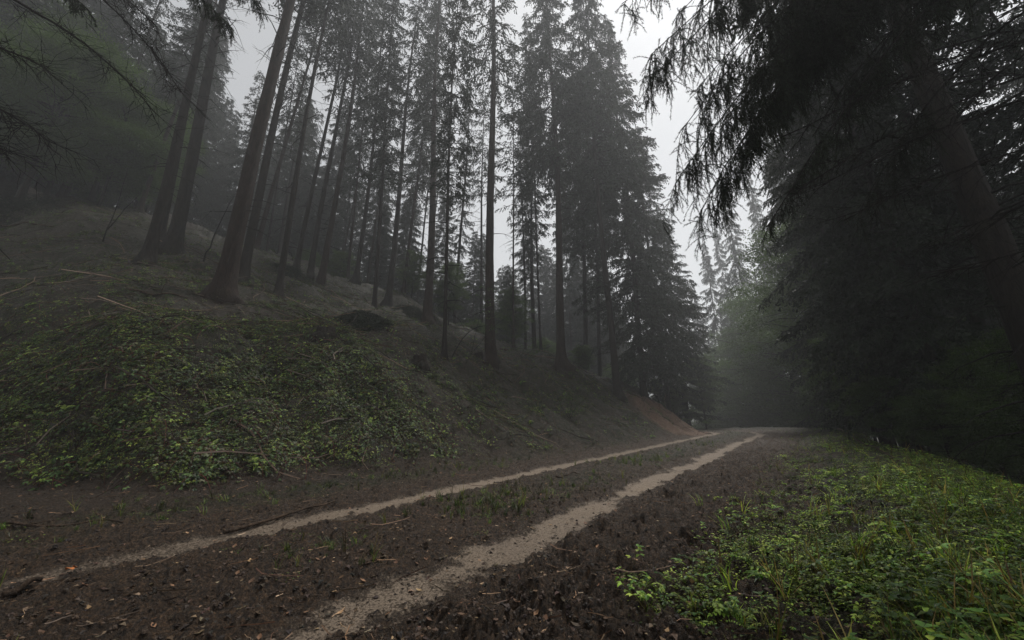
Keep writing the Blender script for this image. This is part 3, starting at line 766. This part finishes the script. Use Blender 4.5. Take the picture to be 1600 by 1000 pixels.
def t_grass(n, L, dry=.15):
    t = Tpl()
    for k in range(n):
        a = rp.uniform(0, 6.28); d = np.array([math.cos(a), math.sin(a), 0]); l = L * rp.uniform(.5, 1.2); ln = rp.uniform(.2, .9); wd = rp.uniform(.0015, .003)
        s_ = np.array([-d[1], d[0], 0]) * wd; b = rp.normal(0, .015, 3) * np.array([1, 1, 0])
        Q = [b + d * l * ln * q * q + np.array([0, 0, 1]) * l * (q - .35 * ln * q * q) for q in (0, .4, .75, 1)]
        c = (G2 if rp.rand() < .6 else G3) * rp.uniform(.7, 1.2) if rp.rand() > dry else np.array([.12, .09, .045])
        V = [Q[0] - s_, Q[0] + s_, Q[1] - s_, Q[1] + s_, Q[2] - s_ * .7, Q[2] + s_ * .7, Q[3]]
        t.mb.add(V, None, [[0, 1, 3], [0, 3, 2], [2, 3, 5], [2, 5, 4], [4, 5, 6]], 0, c)
    return t.done()
def t_carpet(n, rad, l):
    t = Tpl()
    for k in range(n):
        a = rp.uniform(0, 6.28); r = rad * math.sqrt(rp.rand()); t.leaf(np.array([r * math.cos(a), r * math.sin(a), rp.uniform(.0, .035)]), rp.uniform(0, 6.28), rp.uniform(-.3, .6), l * rp.uniform(.6, 1.3), l * .36, [G1, G2, G3, G3][rp.randint(4)] * rp.uniform(.6, 1.2), .2)
    return t.done()
def t_bramble(L):
    t = Tpl(); a = rp.uniform(0, 6.28); d = np.array([math.cos(a), math.sin(a), 0]); side = np.array([-d[1], d[0], 0])
    P = np.stack([d * L * q + side * .12 * L * math.sin(3 * q) + np.array([0, 0, 1]) * L * 1.1 * (q - 1.05 * q * q) for q in np.linspace(0, 1, 10)])
    t.stem(P, .0034, RD * rp.uniform(.6, 1.3))
    for q in range(1, 10):
        if rp.rand() < .25: continue
        sg = 1 if q % 2 else -1; e = P[q] + (side * sg * .05 + np.array([0, 0, .03])) ; t.stem(np.array([P[q], e]), .001, RD)
        y0 = a - 1.57 + sg * 1.2; c = [G2, G1, G2 * .8, np.array([.05, .06, .03]), np.array([.075, .032, .030])][rp.randint(5)] * rp.uniform(.7, 1.2)
        for o in (-1.1, 0, 1.1): t.leaf(e, y0 + o, rp.uniform(-.4, .2), rp.uniform(.034, .058), .017, c, .25)
    return t.done()
def t_stick(L, r, col):
    t = Tpl(); a = rp.uniform(0, 6.28); d = np.array([math.cos(a), math.sin(a), 0]); n = 6
    P = np.stack([d * L * (q - .5) for q in np.linspace(0, 1, n)]) + rp.normal(0, .03, (n, 3)) * L; P[:, 2] = np.abs(P[:, 2]) * .7 + r
    t.stem(P, np.linspace(r, r * .5, n), col); return t.done()
def t_deadleaf(l, col):
    t = Tpl(); t.leaf(np.array([0, 0, .008]), 0, rp.uniform(-.2, .3), l, l * .36, col, rp.uniform(-.5, .6)); return t.done()
def t_clod(r):
    t = Tpl(); n1, n2 = 5, 7; V = [[0, 0, r]]
    for i in range(1, n1):
        for j in range(n2):
            th = math.pi * i / n1; ph = 6.283 * j / n2; q = r * rp.uniform(.45, 1.5); V.append([q * math.sin(th) * math.cos(ph), q * math.sin(th) * math.sin(ph), q * math.cos(th) * .7])
    V.append([0, 0, -r * .6]); T = [[0, 1 + j, 1 + (j + 1) % n2] for j in range(n2)]; Q = []
    for i in range(n1 - 2):
        for j in range(n2): Q.append([1 + i * n2 + j, 1 + (i + 1) * n2 + j, 1 + (i + 1) * n2 + (j + 1) % n2, 1 + i * n2 + (j + 1) % n2])
    e = len(V) - 1; T += [[e, e - n2 + (j + 1) % n2, e - n2 + j] for j in range(n2)]
    t.mb.add(V, Q, T, 0, np.array([.03, .02, .014])); return t.done()
def scatter(name, tpls, pts, scale, tint, label, cat, material, seed=1, tilt=.2, smooth=False, normals=None):
    """one uncountable mass of plants or litter"""
    rs = np.random.RandomState(seed); mb = MB(); n = len(pts); idx = rs.randint(0, len(tpls), n); yaw = rs.uniform(0, 6.283, n)
    tx = rs.normal(0, tilt, n); ty = rs.normal(0, tilt, n)
    for k, (V, T, C) in enumerate(tpls):
        m_ = np.nonzero(idx == k)[0]
        if not len(m_): continue
        c, s_ = np.cos(yaw[m_]), np.sin(yaw[m_]); sc_ = scale[m_][:, None]
        X = V[None, :, 0] * c[:, None] - V[None, :, 1] * s_[:, None]; Y = V[None, :, 0] * s_[:, None] + V[None, :, 1] * c[:, None]; Z = np.broadcast_to(V[None, :, 2], X.shape)
        X2 = X + Z * tx[m_][:, None]; Y2 = Y + Z * ty[m_][:, None]
        Z2 = Z
        if normals is not None:      # stand on the slope: tip the plant toward the ground's own normal
            g_ = normals[m_] * .8; nn = norm(np.concatenate([-g_, np.ones((len(m_), 1))], 1)); e1 = norm(np.stack([nn[:, 2], 0 * nn[:, 0], -nn[:, 0]], 1)); e2 = np.cross(nn, e1)
            up_ = norm(nn + np.array([0, 0, .8]))
            X2, Y2, Z2 = [X2 * e1[:, q:q + 1] + Y2 * e2[:, q:q + 1] + Z * up_[:, q:q + 1] for q in range(3)]
        W = np.stack([X2 * sc_, Y2 * sc_, Z2 * sc_], -1) + pts[m_][:, None, :]
        TT = T[None] + (np.arange(len(m_)) * len(V))[:, None, None]
        CC = np.clip(C[None] * tint[m_][:, None, :], 0, 1)
        mb.add(W.reshape(-1, 3), None, TT.reshape(-1, 3), 0, CC.reshape(-1, 3))
    o = obj(name, mb.mesh(name, [material], smooth), kind='stuff'); o['label'] = label; o['category'] = cat; return o
def spots(n, az, r, keep, seed, pw=1.0, allow=1.0):
    """random ground spots in a fan; keep(s, d, el, noise, x, y) gives a probability"""
    rs = np.random.RandomState(seed); a = np.radians(rs.uniform(az[0], az[1], n)); q = rs.rand(n) ** (pw * .8)
    rr = r[0] * (r[1] / r[0]) ** q
    x, y = rr * np.sin(a), rr * np.cos(a); z, s, d, trk, wet = terrain(x, y, True); el = d - foot(s)
    nz = fbm(x * 1.1, y * 1.1, 3, 77); pr = keep(s, d, el, nz, x, y) * (1 - allow * trk)
    k = rs.rand(n) < pr
    x, y, z = x[k], y[k], z[k]
    e = .05; zx = (terrain(x + e, y) - terrain(x - e, y)) / (2 * e); zy = (terrain(x, y + e) - terrain(x, y - e)) / (2 * e)
    return np.stack([x, y, z - .004], 1), rs.uniform(.45, 1.35, len(x)), (.4 + 2.0 * rs.rand(len(x), 1) ** 2.6) * np.ones(3) + rs.uniform(-.08, .08, (len(x), 3)), np.stack([zx, zy], 1)
herbs = [t_herb(5, .10, .034), t_herb(7, .13, .028), t_herb(4, .16, .042), t_herb(9, .07, .022)]
broads = [t_broad(6, .13), t_broad(5, .17), t_broad(8, .10)]
pinn = [t_pinnate(3, .20, .038), t_pinnate(4, .16, .030), t_pinnate(5, .24, .045)]
grass = [t_grass(14, .13), t_grass(20, .10), t_grass(10, .20, .3)]
carpet = [t_carpet(26, .11, .017), t_carpet(20, .12, .022), t_carpet(30, .10, .013)]
brams = [t_bramble(.45), t_bramble(.6), t_bramble(.35), t_bramble(.75)]
verge = lambda s, d, el, nz, x, y: sstep(-2.1, -3.7, d + nz * 1.1) * np.clip(.75 + 1.6 * fbm(x * 2.3, y * 2.3, 3, 78), .05, 1) * (1 - sstep(-6.2, -8.0, -(-d)) if False else 1) * (d > -8.0) * (s < 30)
for nm, tp, n, wgt, sd_, sc_, lb, ct in [
    ('grass', grass, 26000, .25, 1, 1.0, 'short grass tufts between the herbs on the right verge', 'grass'),
    ('low_herbs', carpet, 60000, .65, 2, 1.0, 'carpet of tiny bright leaves covering the right verge', 'ground cover'),
    ('herbs', herbs, 52000, .45, 3, .8, 'small leafy herbs crowding the right verge', 'herbs'),
    ('fern_herbs', pinn, 14000, .22, 4, .7, 'feathery leafed herbs on the right verge', 'herbs'),
    ('broad_herbs', broads, 9000, .12, 5, .62, 'broad leafed weeds on the right verge', 'weeds')]:
    P, S, C, N = spots(n, (-8, 66), (1.3, 30), lambda s, d, el, nz, x, y, w_=wgt: np.clip(verge(s, d, el, nz, x, y) * (w_ + .5 * w_ * nz * 3), 0, 1), 60 + sd_)
    scatter(nm, tp, P, S * sc_, C * np.array([2.1, 1.95, 1.7]), lb, ct, M_PLANT, sd_, .2, False, N); print(nm, len(P))
bank = lambda s, d, el, nz, x, y: sstep(-.05, .35, el + nz * .3) * (1 - sstep(4.6, 6.5, el + nz * 2)) * (1 - .85 * sstep(5.5, 8.0, s + nz * 2))
DK = np.array([1.75, 1.45, 1.7])
for nm, tp, n, wgt, sd_, sc_, lb, ct in [
    ('bramble_thicket', brams, 40000, .34, 11, .85, 'brambles with reddish runners sprawling over the left bank', 'brambles'),
    ('bank_herbs', herbs, 60000, .40, 12, .8, 'scattered small leafy herbs on the left bank', 'herbs'),
    ('bank_weeds', broads, 20000, .16, 13, .85, 'broad leafed weeds growing on the left bank', 'weeds'),
    ('bank_low_herbs', carpet, 40000, .5, 14, 1.0, 'low tiny leafed cover on the left bank', 'ground cover')]:
    P, S, C, N = spots(n, (-66, 20), (4, 22), lambda s, d, el, nz, x, y, w_=wgt: np.clip(bank(s, d, el, nz, x, y) * w_ * (1.35 + 1.9 * nz), 0, 1), 80 + sd_)
    scatter(nm, tp, P, S * sc_, C * DK, lb, ct, M_PLANT, sd_, .25, False, N); print(nm, len(P))
P, S, C, N = spots(40000, (-60, 40), (2, 32), lambda s, d, el, nz, x, y: np.clip((np.exp(-(d / .5) ** 2) * sstep(1, 6, s) * 1.0 + np.exp(-((d + .1) / .7) ** 2) * sstep(1.0, -2, s) * .35 + np.exp(-((d - 2.5) / .5) ** 2) * .35) * (.6 + 2.2 * nz), 0, 1), 99)
scatter('track_grass', grass + carpet[:2], P, S * .8, C * .9, 'sparse low grass along the middle of the muddy track', 'grass', M_PLANT, 9, .2, False, N); print('track_grass', len(P))
P, S, C, N = spots(40000, (-64, 30), (7, 38), lambda s, d, el, nz, x, y: np.clip(sstep(.3, 1.5, el) * (.35 + .9 * nz) * (1 - sstep(18, 24, el)), 0, 1), 101)
scatter('moss_tufts', grass[:2] + carpet, P, S * .8, C * .5, 'mossy tufts over the upper slope between the trunks', 'moss', M_PLANT, 10, .3, False, N); print('moss', len(P))
CH = [(.22, .14, .085), (.10, .065, .04), (.05, .035, .025), (.15, .085, .05), (.30, .22, .15)]
sticks = [t_stick(l, r, np.array(CH[q % 5])) for q, (l, r) in enumerate([(.12, .002), (.2, .003), (.08, .003), (.3, .0035), (.06, .004), (.16, .002)])]
P, S, C, N = spots(30000, (-64, 60), (1.6, 26), lambda s, d, el, nz, x, y: np.where(el > 0, .30, np.where(d > -3, .14, .10)) * np.ones(len(s)), 103, allow=.75)
scatter('twig_litter', sticks, P, S, C, 'broken twigs and wood chips strewn over mud and slope', 'litter', M_LITTER, 12, .1, False, N)
bst = [t_stick(l, q_, np.array(c)) for l, q_, c in [(1.7, .014, (.09, .06, .04)), (.5, .006, (.16, .105, .065)), (.8, .008, (.07, .048, .033)), (.35, .006, (.20, .13, .08)), (1.2, .011, (.055, .04, .03)), (.6, .005, (.11, .06, .04)), (.9, .007, (.035, .027, .02))]]
P, S, C, N = spots(22000, (-64, 34), (5, 40), lambda s, d, el, nz, x, y: np.clip(sstep(-.3, 1.0, el) * (.3 + .5 * nz + .25 * sstep(3.5, 6, el)) * (1 - .6 * sstep(14, 20, el)), 0, 1), 111, pw=.8)
scatter('dead_branches', bst, P, S, C, 'dead sticks and broken branches lying all over the wooded slope', 'litter', M_LITTER, 15, .1, False, N)
fb = [t_grass(9, .22, .5), t_herb(8, .14, .05), t_pinnate(3, .26, .04), t_herb(6, .16, .04), t_grass(14, .12, .2)]
P, S, C, N = spots(60000, (-64, 34), (6, 40), lambda s, d, el, nz, x, y: np.clip(sstep(.2, 1.4, el) * (.25 + 1.0 * nz + .35 * sstep(7, 10, el)) * (1 - sstep(20, 26, el)), 0, 1), 113, pw=.8)
scatter('slope_herbs', fb, P, S * .9, C * .75, 'thin grass, ferns and seedlings dotted over the upper slope', 'herbs', M_PLANT, 16, .3, False, N)
dl = [t_deadleaf(.045, np.array(c)) for c in [(.10, .052, .028), (.06, .036, .022), (.19, .12, .065), (.035, .024, .018), (.12, .08, .05), (.03, .02, .015)]]
P, S, C, N = spots(90000, (-64, 60), (1.6, 34), lambda s, d, el, nz, x, y: np.clip(np.where(el > -.6, .75, np.where(d < -2.4, .25, .22)) + 1.2 * ((s > 18) & (el > -.2) & (el < 3)), 0, 1), 105, allow=.8)
scatter('leaf_litter', dl, P, S * .75, C, 'brown fallen leaves over mud, verge and bank', 'litter', M_LITTER, 13, .1, False, N)
clods = [t_clod(.008), t_clod(.013), t_clod(.006), t_clod(.018)]
P, S, C, N = spots(46000, (-64, 50), (1.6, 18), lambda s, d, el, nz, x, y: np.clip(np.where((d > -3.4) & (el < .5), .45 + nz, .05), 0, 1), 107, allow=.85)
scatter('mud_clods', clods, P, S * .8, C * 1.3, 'clods of churned dark mud between the ruts', 'mud', M_LITTER, 14, .1, False, N)

# ------------------------------------------------------------------ single things on the ground
def pole(px0, px1, r, label, cat='fallen branch', name='fallen_branch', m=None, lift=(0.02, .02), bend=.03, side=2, seed=0, group=None, k=6):
    rs = np.random.RandomState(seed + 31); a = on_ground(*px0); b = on_ground(*px1); n = 12; t = np.linspace(0, 1, n)
    P = a + (b - a) * t[:, None]; P[:, :2] += (np.cumsum(rs.normal(0, 1, (n, 2)), axis=0) * bend * np.linalg.norm(b - a) * .12)
    g = terrain(P[:, 0], P[:, 1], True)[0]; lf = np.interp(t, [0, 1], lift)
    z = np.maximum(g + r * .6, (g[0] + lift[0]) * (1 - t) + (g[-1] + lift[1]) * t) if max(lift) > .1 else g + r * .7 + lf
    z = np.convolve(np.pad(z, 1, 'edge'), [.25, .5, .25], 'valid'); P[:, 2] = z
    o = P[0].copy(); mb = MB(); tube(mb, P - o, np.linspace(r, r * .55, n), k, 0, None, True, .12, rs)
    for q in range(side):
        i = rs.randint(2, n - 2); dv = norm(P[i + 1] - P[i] + rs.normal(0, .6, 3) * np.linalg.norm(P[i + 1] - P[i]) + np.array([0, 0, .03])); l = rs.uniform(.15, .45)
        tube(mb, P[i] - o + dv * np.linspace(0, l, 5)[:, None], np.linspace(r * .4, .002, 5), 4, 0)
    ob = obj(name, mb.mesh(name, [m or M_DEAD])); ob.location = o; ob['label'] = label; ob['category'] = cat
    if group: ob['group'] = group
    return ob
pole((350, 832), (522, 785), .016, 'curved bark stripped branch lying against the left rut', seed=1, side=3)
pole((0, 829), (205, 820), .014, 'long thin branch lying on brown litter left of the track', seed=2, side=1)
pole((0, 940), (60, 925), .02, 'split reddish piece of wood at the lower left edge of the track', seed=3, side=0)
pole((600, 509), (648, 498), .045, 'short pale log on the bank beside the reddish spruce', seed=4, side=0)
pole((604, 521), (652, 512), .03, 'thin pale log below the short one on the bank', seed=5, side=0)
pole((440, 418), (560, 470), .04, 'long fallen pole among the thin spruces of the slope', seed=6)
pole((285, 410), (345, 418), .05, 'pale fallen pole behind the thickest flared trunk', seed=7, side=0)
pole((195, 455), (292, 467), .035, 'orange tipped fallen pole left of the thickest trunk', seed=8)
pole((0, 352), (80, 360), .05, 'fallen pole high on the slope at far left', seed=9)
pole((710, 515), (800, 530), .04, 'fallen pole behind the arched bare sapling', seed=10)
pole((780, 545), (985, 612), .05, 'long fallen stem along the bank crest under the brown spruce', seed=11)
pole((1308, 678), (1412, 737), .022, 'forked fallen branch lying along the right verge edge', seed=12, side=4, lift=(.25, .03))
pole((1412, 737), (1452, 765), .012, 'reddish bent twig below the forked branch on the verge', seed=13, side=2)
pole((862, 655), (876, 692), .012, 'short orange stick standing in the moss of the bank', seed=14, side=0, lift=(.25, .0))
pole((868, 750), (907, 742), .012, 'small red brown stick on the middle strip of the track', seed=15, side=0)
pole((505, 372), (527, 448), .022, 'pale broken pole leaning beside two thin parallel spruces', seed=16, side=0, lift=(1.3, .0))
pole((1075, 850), (1150, 862), .012, 'damp dark stick half buried near the verge herbs', seed=17, side=1)
pole((500, 480), (560, 530), .014, 'curved bare stick arching over the brush pile', seed=18, side=1, lift=(.3, .0), bend=.1)
def stump(px, py, r, h, label, seed):
    rs = np.random.RandomState(seed); p = on_ground(px, py); mb = MB(); k = 16; zs = np.array([-.3, 0, .06, h * .5, h * .95, h]); rr = r * np.array([1.6, 1.5, 1.25, 1.03, .97, .9])
    lob = rs.uniform(-.16, .16, k); V = []
    for q in range(6):
        for j in range(k):
            a = 6.283 * j / k; R_ = rr[q] * (1 + lob[j] * (1.5 if q < 3 else .6)) ; V.append([R_ * math.cos(a), R_ * math.sin(a), zs[q] + (rs.uniform(-.05, .05) if q > 3 else 0)])
    V.append([0, 0, h * .93]); Q = [[q * k + j, q * k + (j + 1) % k, (q + 1) * k + (j + 1) % k, (q + 1) * k + j] for q in range(5) for j in range(k)]
    mb.add(V, Q, None, 0); e = empty('tree_stump', tuple(p), label, 'tree stump')
    T = [[5 * k + j, 5 * k + (j + 1) % k, 6 * k] for j in range(k)]
    mb2 = MB(); mb2.add(np.array(V), None, T, 0); obj('bark', mb.mesh('bark', [M_BARK]), e); obj('cut_face', mb2.mesh('cut_face', [M_DEAD], False), e)
stump(655, 572, .20, .32, 'dark mossy tree stump standing on the bank beside the thin pole spruce', 1)
stump(508, 528, .24, .25, 'low rotten stump in front of the brush pile', 2)
stump(748, 560, .2, .22, 'low dark stump touching the foot of the vertical crest spruce', 3)
# brush piles of cut spruce twigs
def brush(px, py, rx, ry, h, n, label, seed):
    rs = np.random.RandomState(seed); p = on_ground(px, py); mb = MB()
    for q in range(n):
        a = rs.uniform(0, 6.283); f = math.sqrt(rs.rand()); x = rx * f * math.cos(a); y = ry * f * math.sin(a); zt = h * (1 - f * f) * rs.uniform(.5, 1.1)
        z0 = ground_at(p[0] + x, p[1] + y) - p[2]; aa = rs.uniform(0, 6.28); l = rs.uniform(.25, .7)
        P = hang([x, y, z0 + zt], [math.cos(aa), math.sin(aa), .1], l, rs, .22, 6, .15); g = terrain(P[:, 0] + p[0], P[:, 1] + p[1]) - p[2]; P[:, 2] = np.maximum(P[:, 2], g + .01)
        tube(mb, P, np.linspace(.005, .002, 6), 3, 1, cap=False)
        m_ = 26; ii = rs.uniform(0, 5, m_); B = np.stack([np.interp(ii, np.arange(6), P[:, c]) for c in range(3)], 1)
        dd = norm(rs.normal(0, 1, (m_, 3)) + norm(P[-1] - P[0]) * .8 - np.array([0, 0, .4])); sv = norm(np.cross(dd, rs.normal(0, 1, (m_, 3)))) * .006; ln = rs.uniform(.04, .1, m_)[:, None]
        V = np.stack([B - sv, B + sv, B + dd * ln], 1).reshape(-1, 3); mb.add(V, None, np.arange(3 * m_).reshape(-1, 3), 0)
    o = obj('brush_pile', mb.mesh('brush_pile', [M_NEEDLE, M_TWIG], False)); o.location = p; o['label'] = label; o['category'] = 'brush pile'
brush(565, 510, .85, .8, .5, 900, 'mound of cut dark spruce brush on the bank crest, arched stick in front', 1)
brush(640, 490, .9, .6, .45, 500, 'smaller heap of spruce brush at the foot of the reddish spruce', 2)
brush(455, 430, .85, .7, .45, 500, 'low heap of spruce brush right of the thickest trunk', 3)
brush(18, 335, 1.8, 1.2, .8, 600, 'brush covered hump at the top of the slope at far left', 4)
# young broadleaf saplings and shrubs
def sapling(name, px, py, pts, leaves, leaf, spread, label, cat, seed, tcol=(1, 1, 1), r=.01):
    """pts: stem points as offsets in metres from the foot"""
    rs = np.random.RandomState(seed); p = on_ground(px, py); e = empty(name, tuple(p), label, cat); sm = MB(); lm = MB(); C = []
    for st in pts:
        st = np.array(st, float); t = np.linspace(0, len(st) - 1, 12); P = np.stack([np.interp(t, np.arange(len(st)), st[:, c]) for c in range(3)], 1)
        P = P + rs.normal(0, .012, P.shape); tube(sm, P, np.linspace(r, .003, 12), 5, 0)
        for q in range(9):
            i = rs.randint(3, 12); d = rs.normal(0, 1, 3) * np.array([1, 1, .25]); l = spread * rs.uniform(.5, 1.2); B = hang(P[i], d, l, rs, .02, 5, .12)
            tube(sm, B, np.linspace(.004, .0015, 5), 3, 0, cap=False); C.append(B[2:]);
    C = np.concatenate(C); ctr = C[rs.randint(0, len(C), leaves)] + rs.normal(0, 1, (leaves, 3)) * np.array([.10, .10, .035])
    col = (np.array([.075, .13, .035]) * np.array(tcol)) * rs.uniform(.6, 1.3, (leaves, 1))
    add_leaves(lm, ctr, leaf, rs, 0, .35, col)
    obj('stem', sm.mesh('stem', [M_TWIG]), e); obj('leaves', lm.mesh('leaves', [M_PLANT], False), e)
sapling('beech_sapling', 705, 560, [[(0, 0, 0), (.35, .0, .75), (.9, .1, 1.3), (1.5, .1, 1.35), (2.0, .1, 1.1)]], 60, .05, .35, 'arched bare sapling stem bending over the bank toward the vertical spruce', 'sapling', 1, r=.022)
sapling('beech_sapling', 735, 555, [[(0, 0, 0), (.3, .1, 1.5), (.5, 0, 3.0)], [(0, 0, 0), (1.0, .3, 1.4), (2.4, .3, 2.4)]], 620, .06, .8, 'young beech with pale green leaves around the vertical crest spruce', 'sapling', 2)
sapling('beech_sapling', 815, 560, [[(0, 0, 0), (.2, .1, .8), (.6, 0, 1.4)], [(0, 0, 0), (-.4, .2, .7), (-.8, .1, 1.2)], [(0, 0, 0), (.8, -.1, .6), (1.5, -.2, .7)]], 900, .055, .6, 'low bright beech bush right of the vertical crest spruce', 'sapling', 3)
sapling('leafy_shrub', 890, 655, [[(0, 0, 0), (.3, 0, .5), (.7, -.1, .8)], [(0, 0, 0), (-.3, 0, .5), (-.5, -.1, 1.0)], [(0, 0, 0), (.1, -.2, .6), (.2, -.3, 1.0)]], 520, .05, .45, 'pale leaved shrub hanging on the mossy bank above the track', 'shrub', 4)
sapling('leafy_shrub', 1060, 615, [[(0, 0, 0), (.3, 0, .9), (.7, -.1, 1.5)], [(0, 0, 0), (-.6, 0, .7), (-1.3, -.1, 1.0)], [(0, 0, 0), (1.0, -.2, .5), (1.8, -.3, .6)]], 900, .08, .7, 'green shrub at the top of the bare soil slope by the bend', 'shrub', 5)
sapling('leafy_shrub', 985, 600, [[(0, 0, 0), (.3, 0, .5), (.7, -.1, .8)], [(0, 0, 0), (-.6, 0, .4), (-1.1, -.1, .6)]], 500, .07, .5, 'small shrub under the dark edge spruces on the bank crest', 'shrub', 6)
sapling('young_tree', 160, 378, [[(0, 0, 0), (.1, 0, 1.6), (.0, 0, 3.4)], [(0, 0, .5), (.5, 0, 1.6), (1.0, 0, 2.4)]], 160, .05, .5, 'thin bare young tree on the open slope at far left', 'young tree', 7, (.7, .7, .7), .025)
sapling('young_tree', 318, 408, [[(0, 0, 0), (.25, 0, 1.6), (.7, 0, 3.6)]], 50, .04, .4, 'hair thin young stem left of the thickest flared trunk', 'young tree', 8, (.5, .5, .5), .03)
sapling('verge_shrub', 1395, 690, [[(0, 0, 0), (.2, 0, .5), (.4, -.1, .9)], [(0, 0, 0), (-.3, 0, .4), (-.5, -.1, .7)]], 260, .05, .4, 'small green shrub at the dark edge of the verge', 'shrub', 9)
# orange leaf on the left rut
p = on_ground(113, 893); lm = MB(); V, T = leaf_geo(.075, .03, .4); lm.add(V, None, T, 0, (.45, .15, .04)); V2, T2 = leaf_geo(.05, .02, -.3); lm.add(V2 @ rotm(2.2, .3).T + np.array([.015, 0, .01]), None, T2, 0, (.38, .11, .03))
o = obj('fallen_leaf', lm.mesh('fallen_leaf', [M_LITTER], False)); o.location = (p[0], p[1], p[2] + .0); o.rotation_euler = (.25, .1, 1.2); o['label'] = 'bright orange fallen leaf lying on the left rut'; o['category'] = 'leaf'

# ------------------------------------------------------------------ haze
hb = MB(); a, b_, zl, zh = -260, 260, -25, 52
hv = [(x, y, z) for z in (zl, zh) for y in (a, b_) for x in (a, b_)]
hb.add(hv, [[0, 2, 3, 1], [4, 5, 7, 6], [0, 1, 5, 4], [2, 6, 7, 3], [0, 4, 6, 2], [1, 3, 7, 5]], None, 0)
hm = bpy.data.materials.new('mist'); hm.use_nodes = True; n_ = hm.node_tree; n_.nodes.clear(); pv = n_.nodes.new('ShaderNodeVolumePrincipled')
pv.inputs['Density'].default_value = HAZE_DENSITY; pv.inputs['Color'].default_value = (.82, .84, .86, 1); pv.inputs['Anisotropy'].default_value = .4
ou = n_.nodes.new('ShaderNodeOutputMaterial'); n_.links.new(pv.outputs[0], ou.inputs['Volume'])
ho = obj('haze', hb.mesh('haze', [hm], False), kind='stuff'); ho['label'] = 'thin grey mist filling the whole wood'; ho['category'] = 'mist'
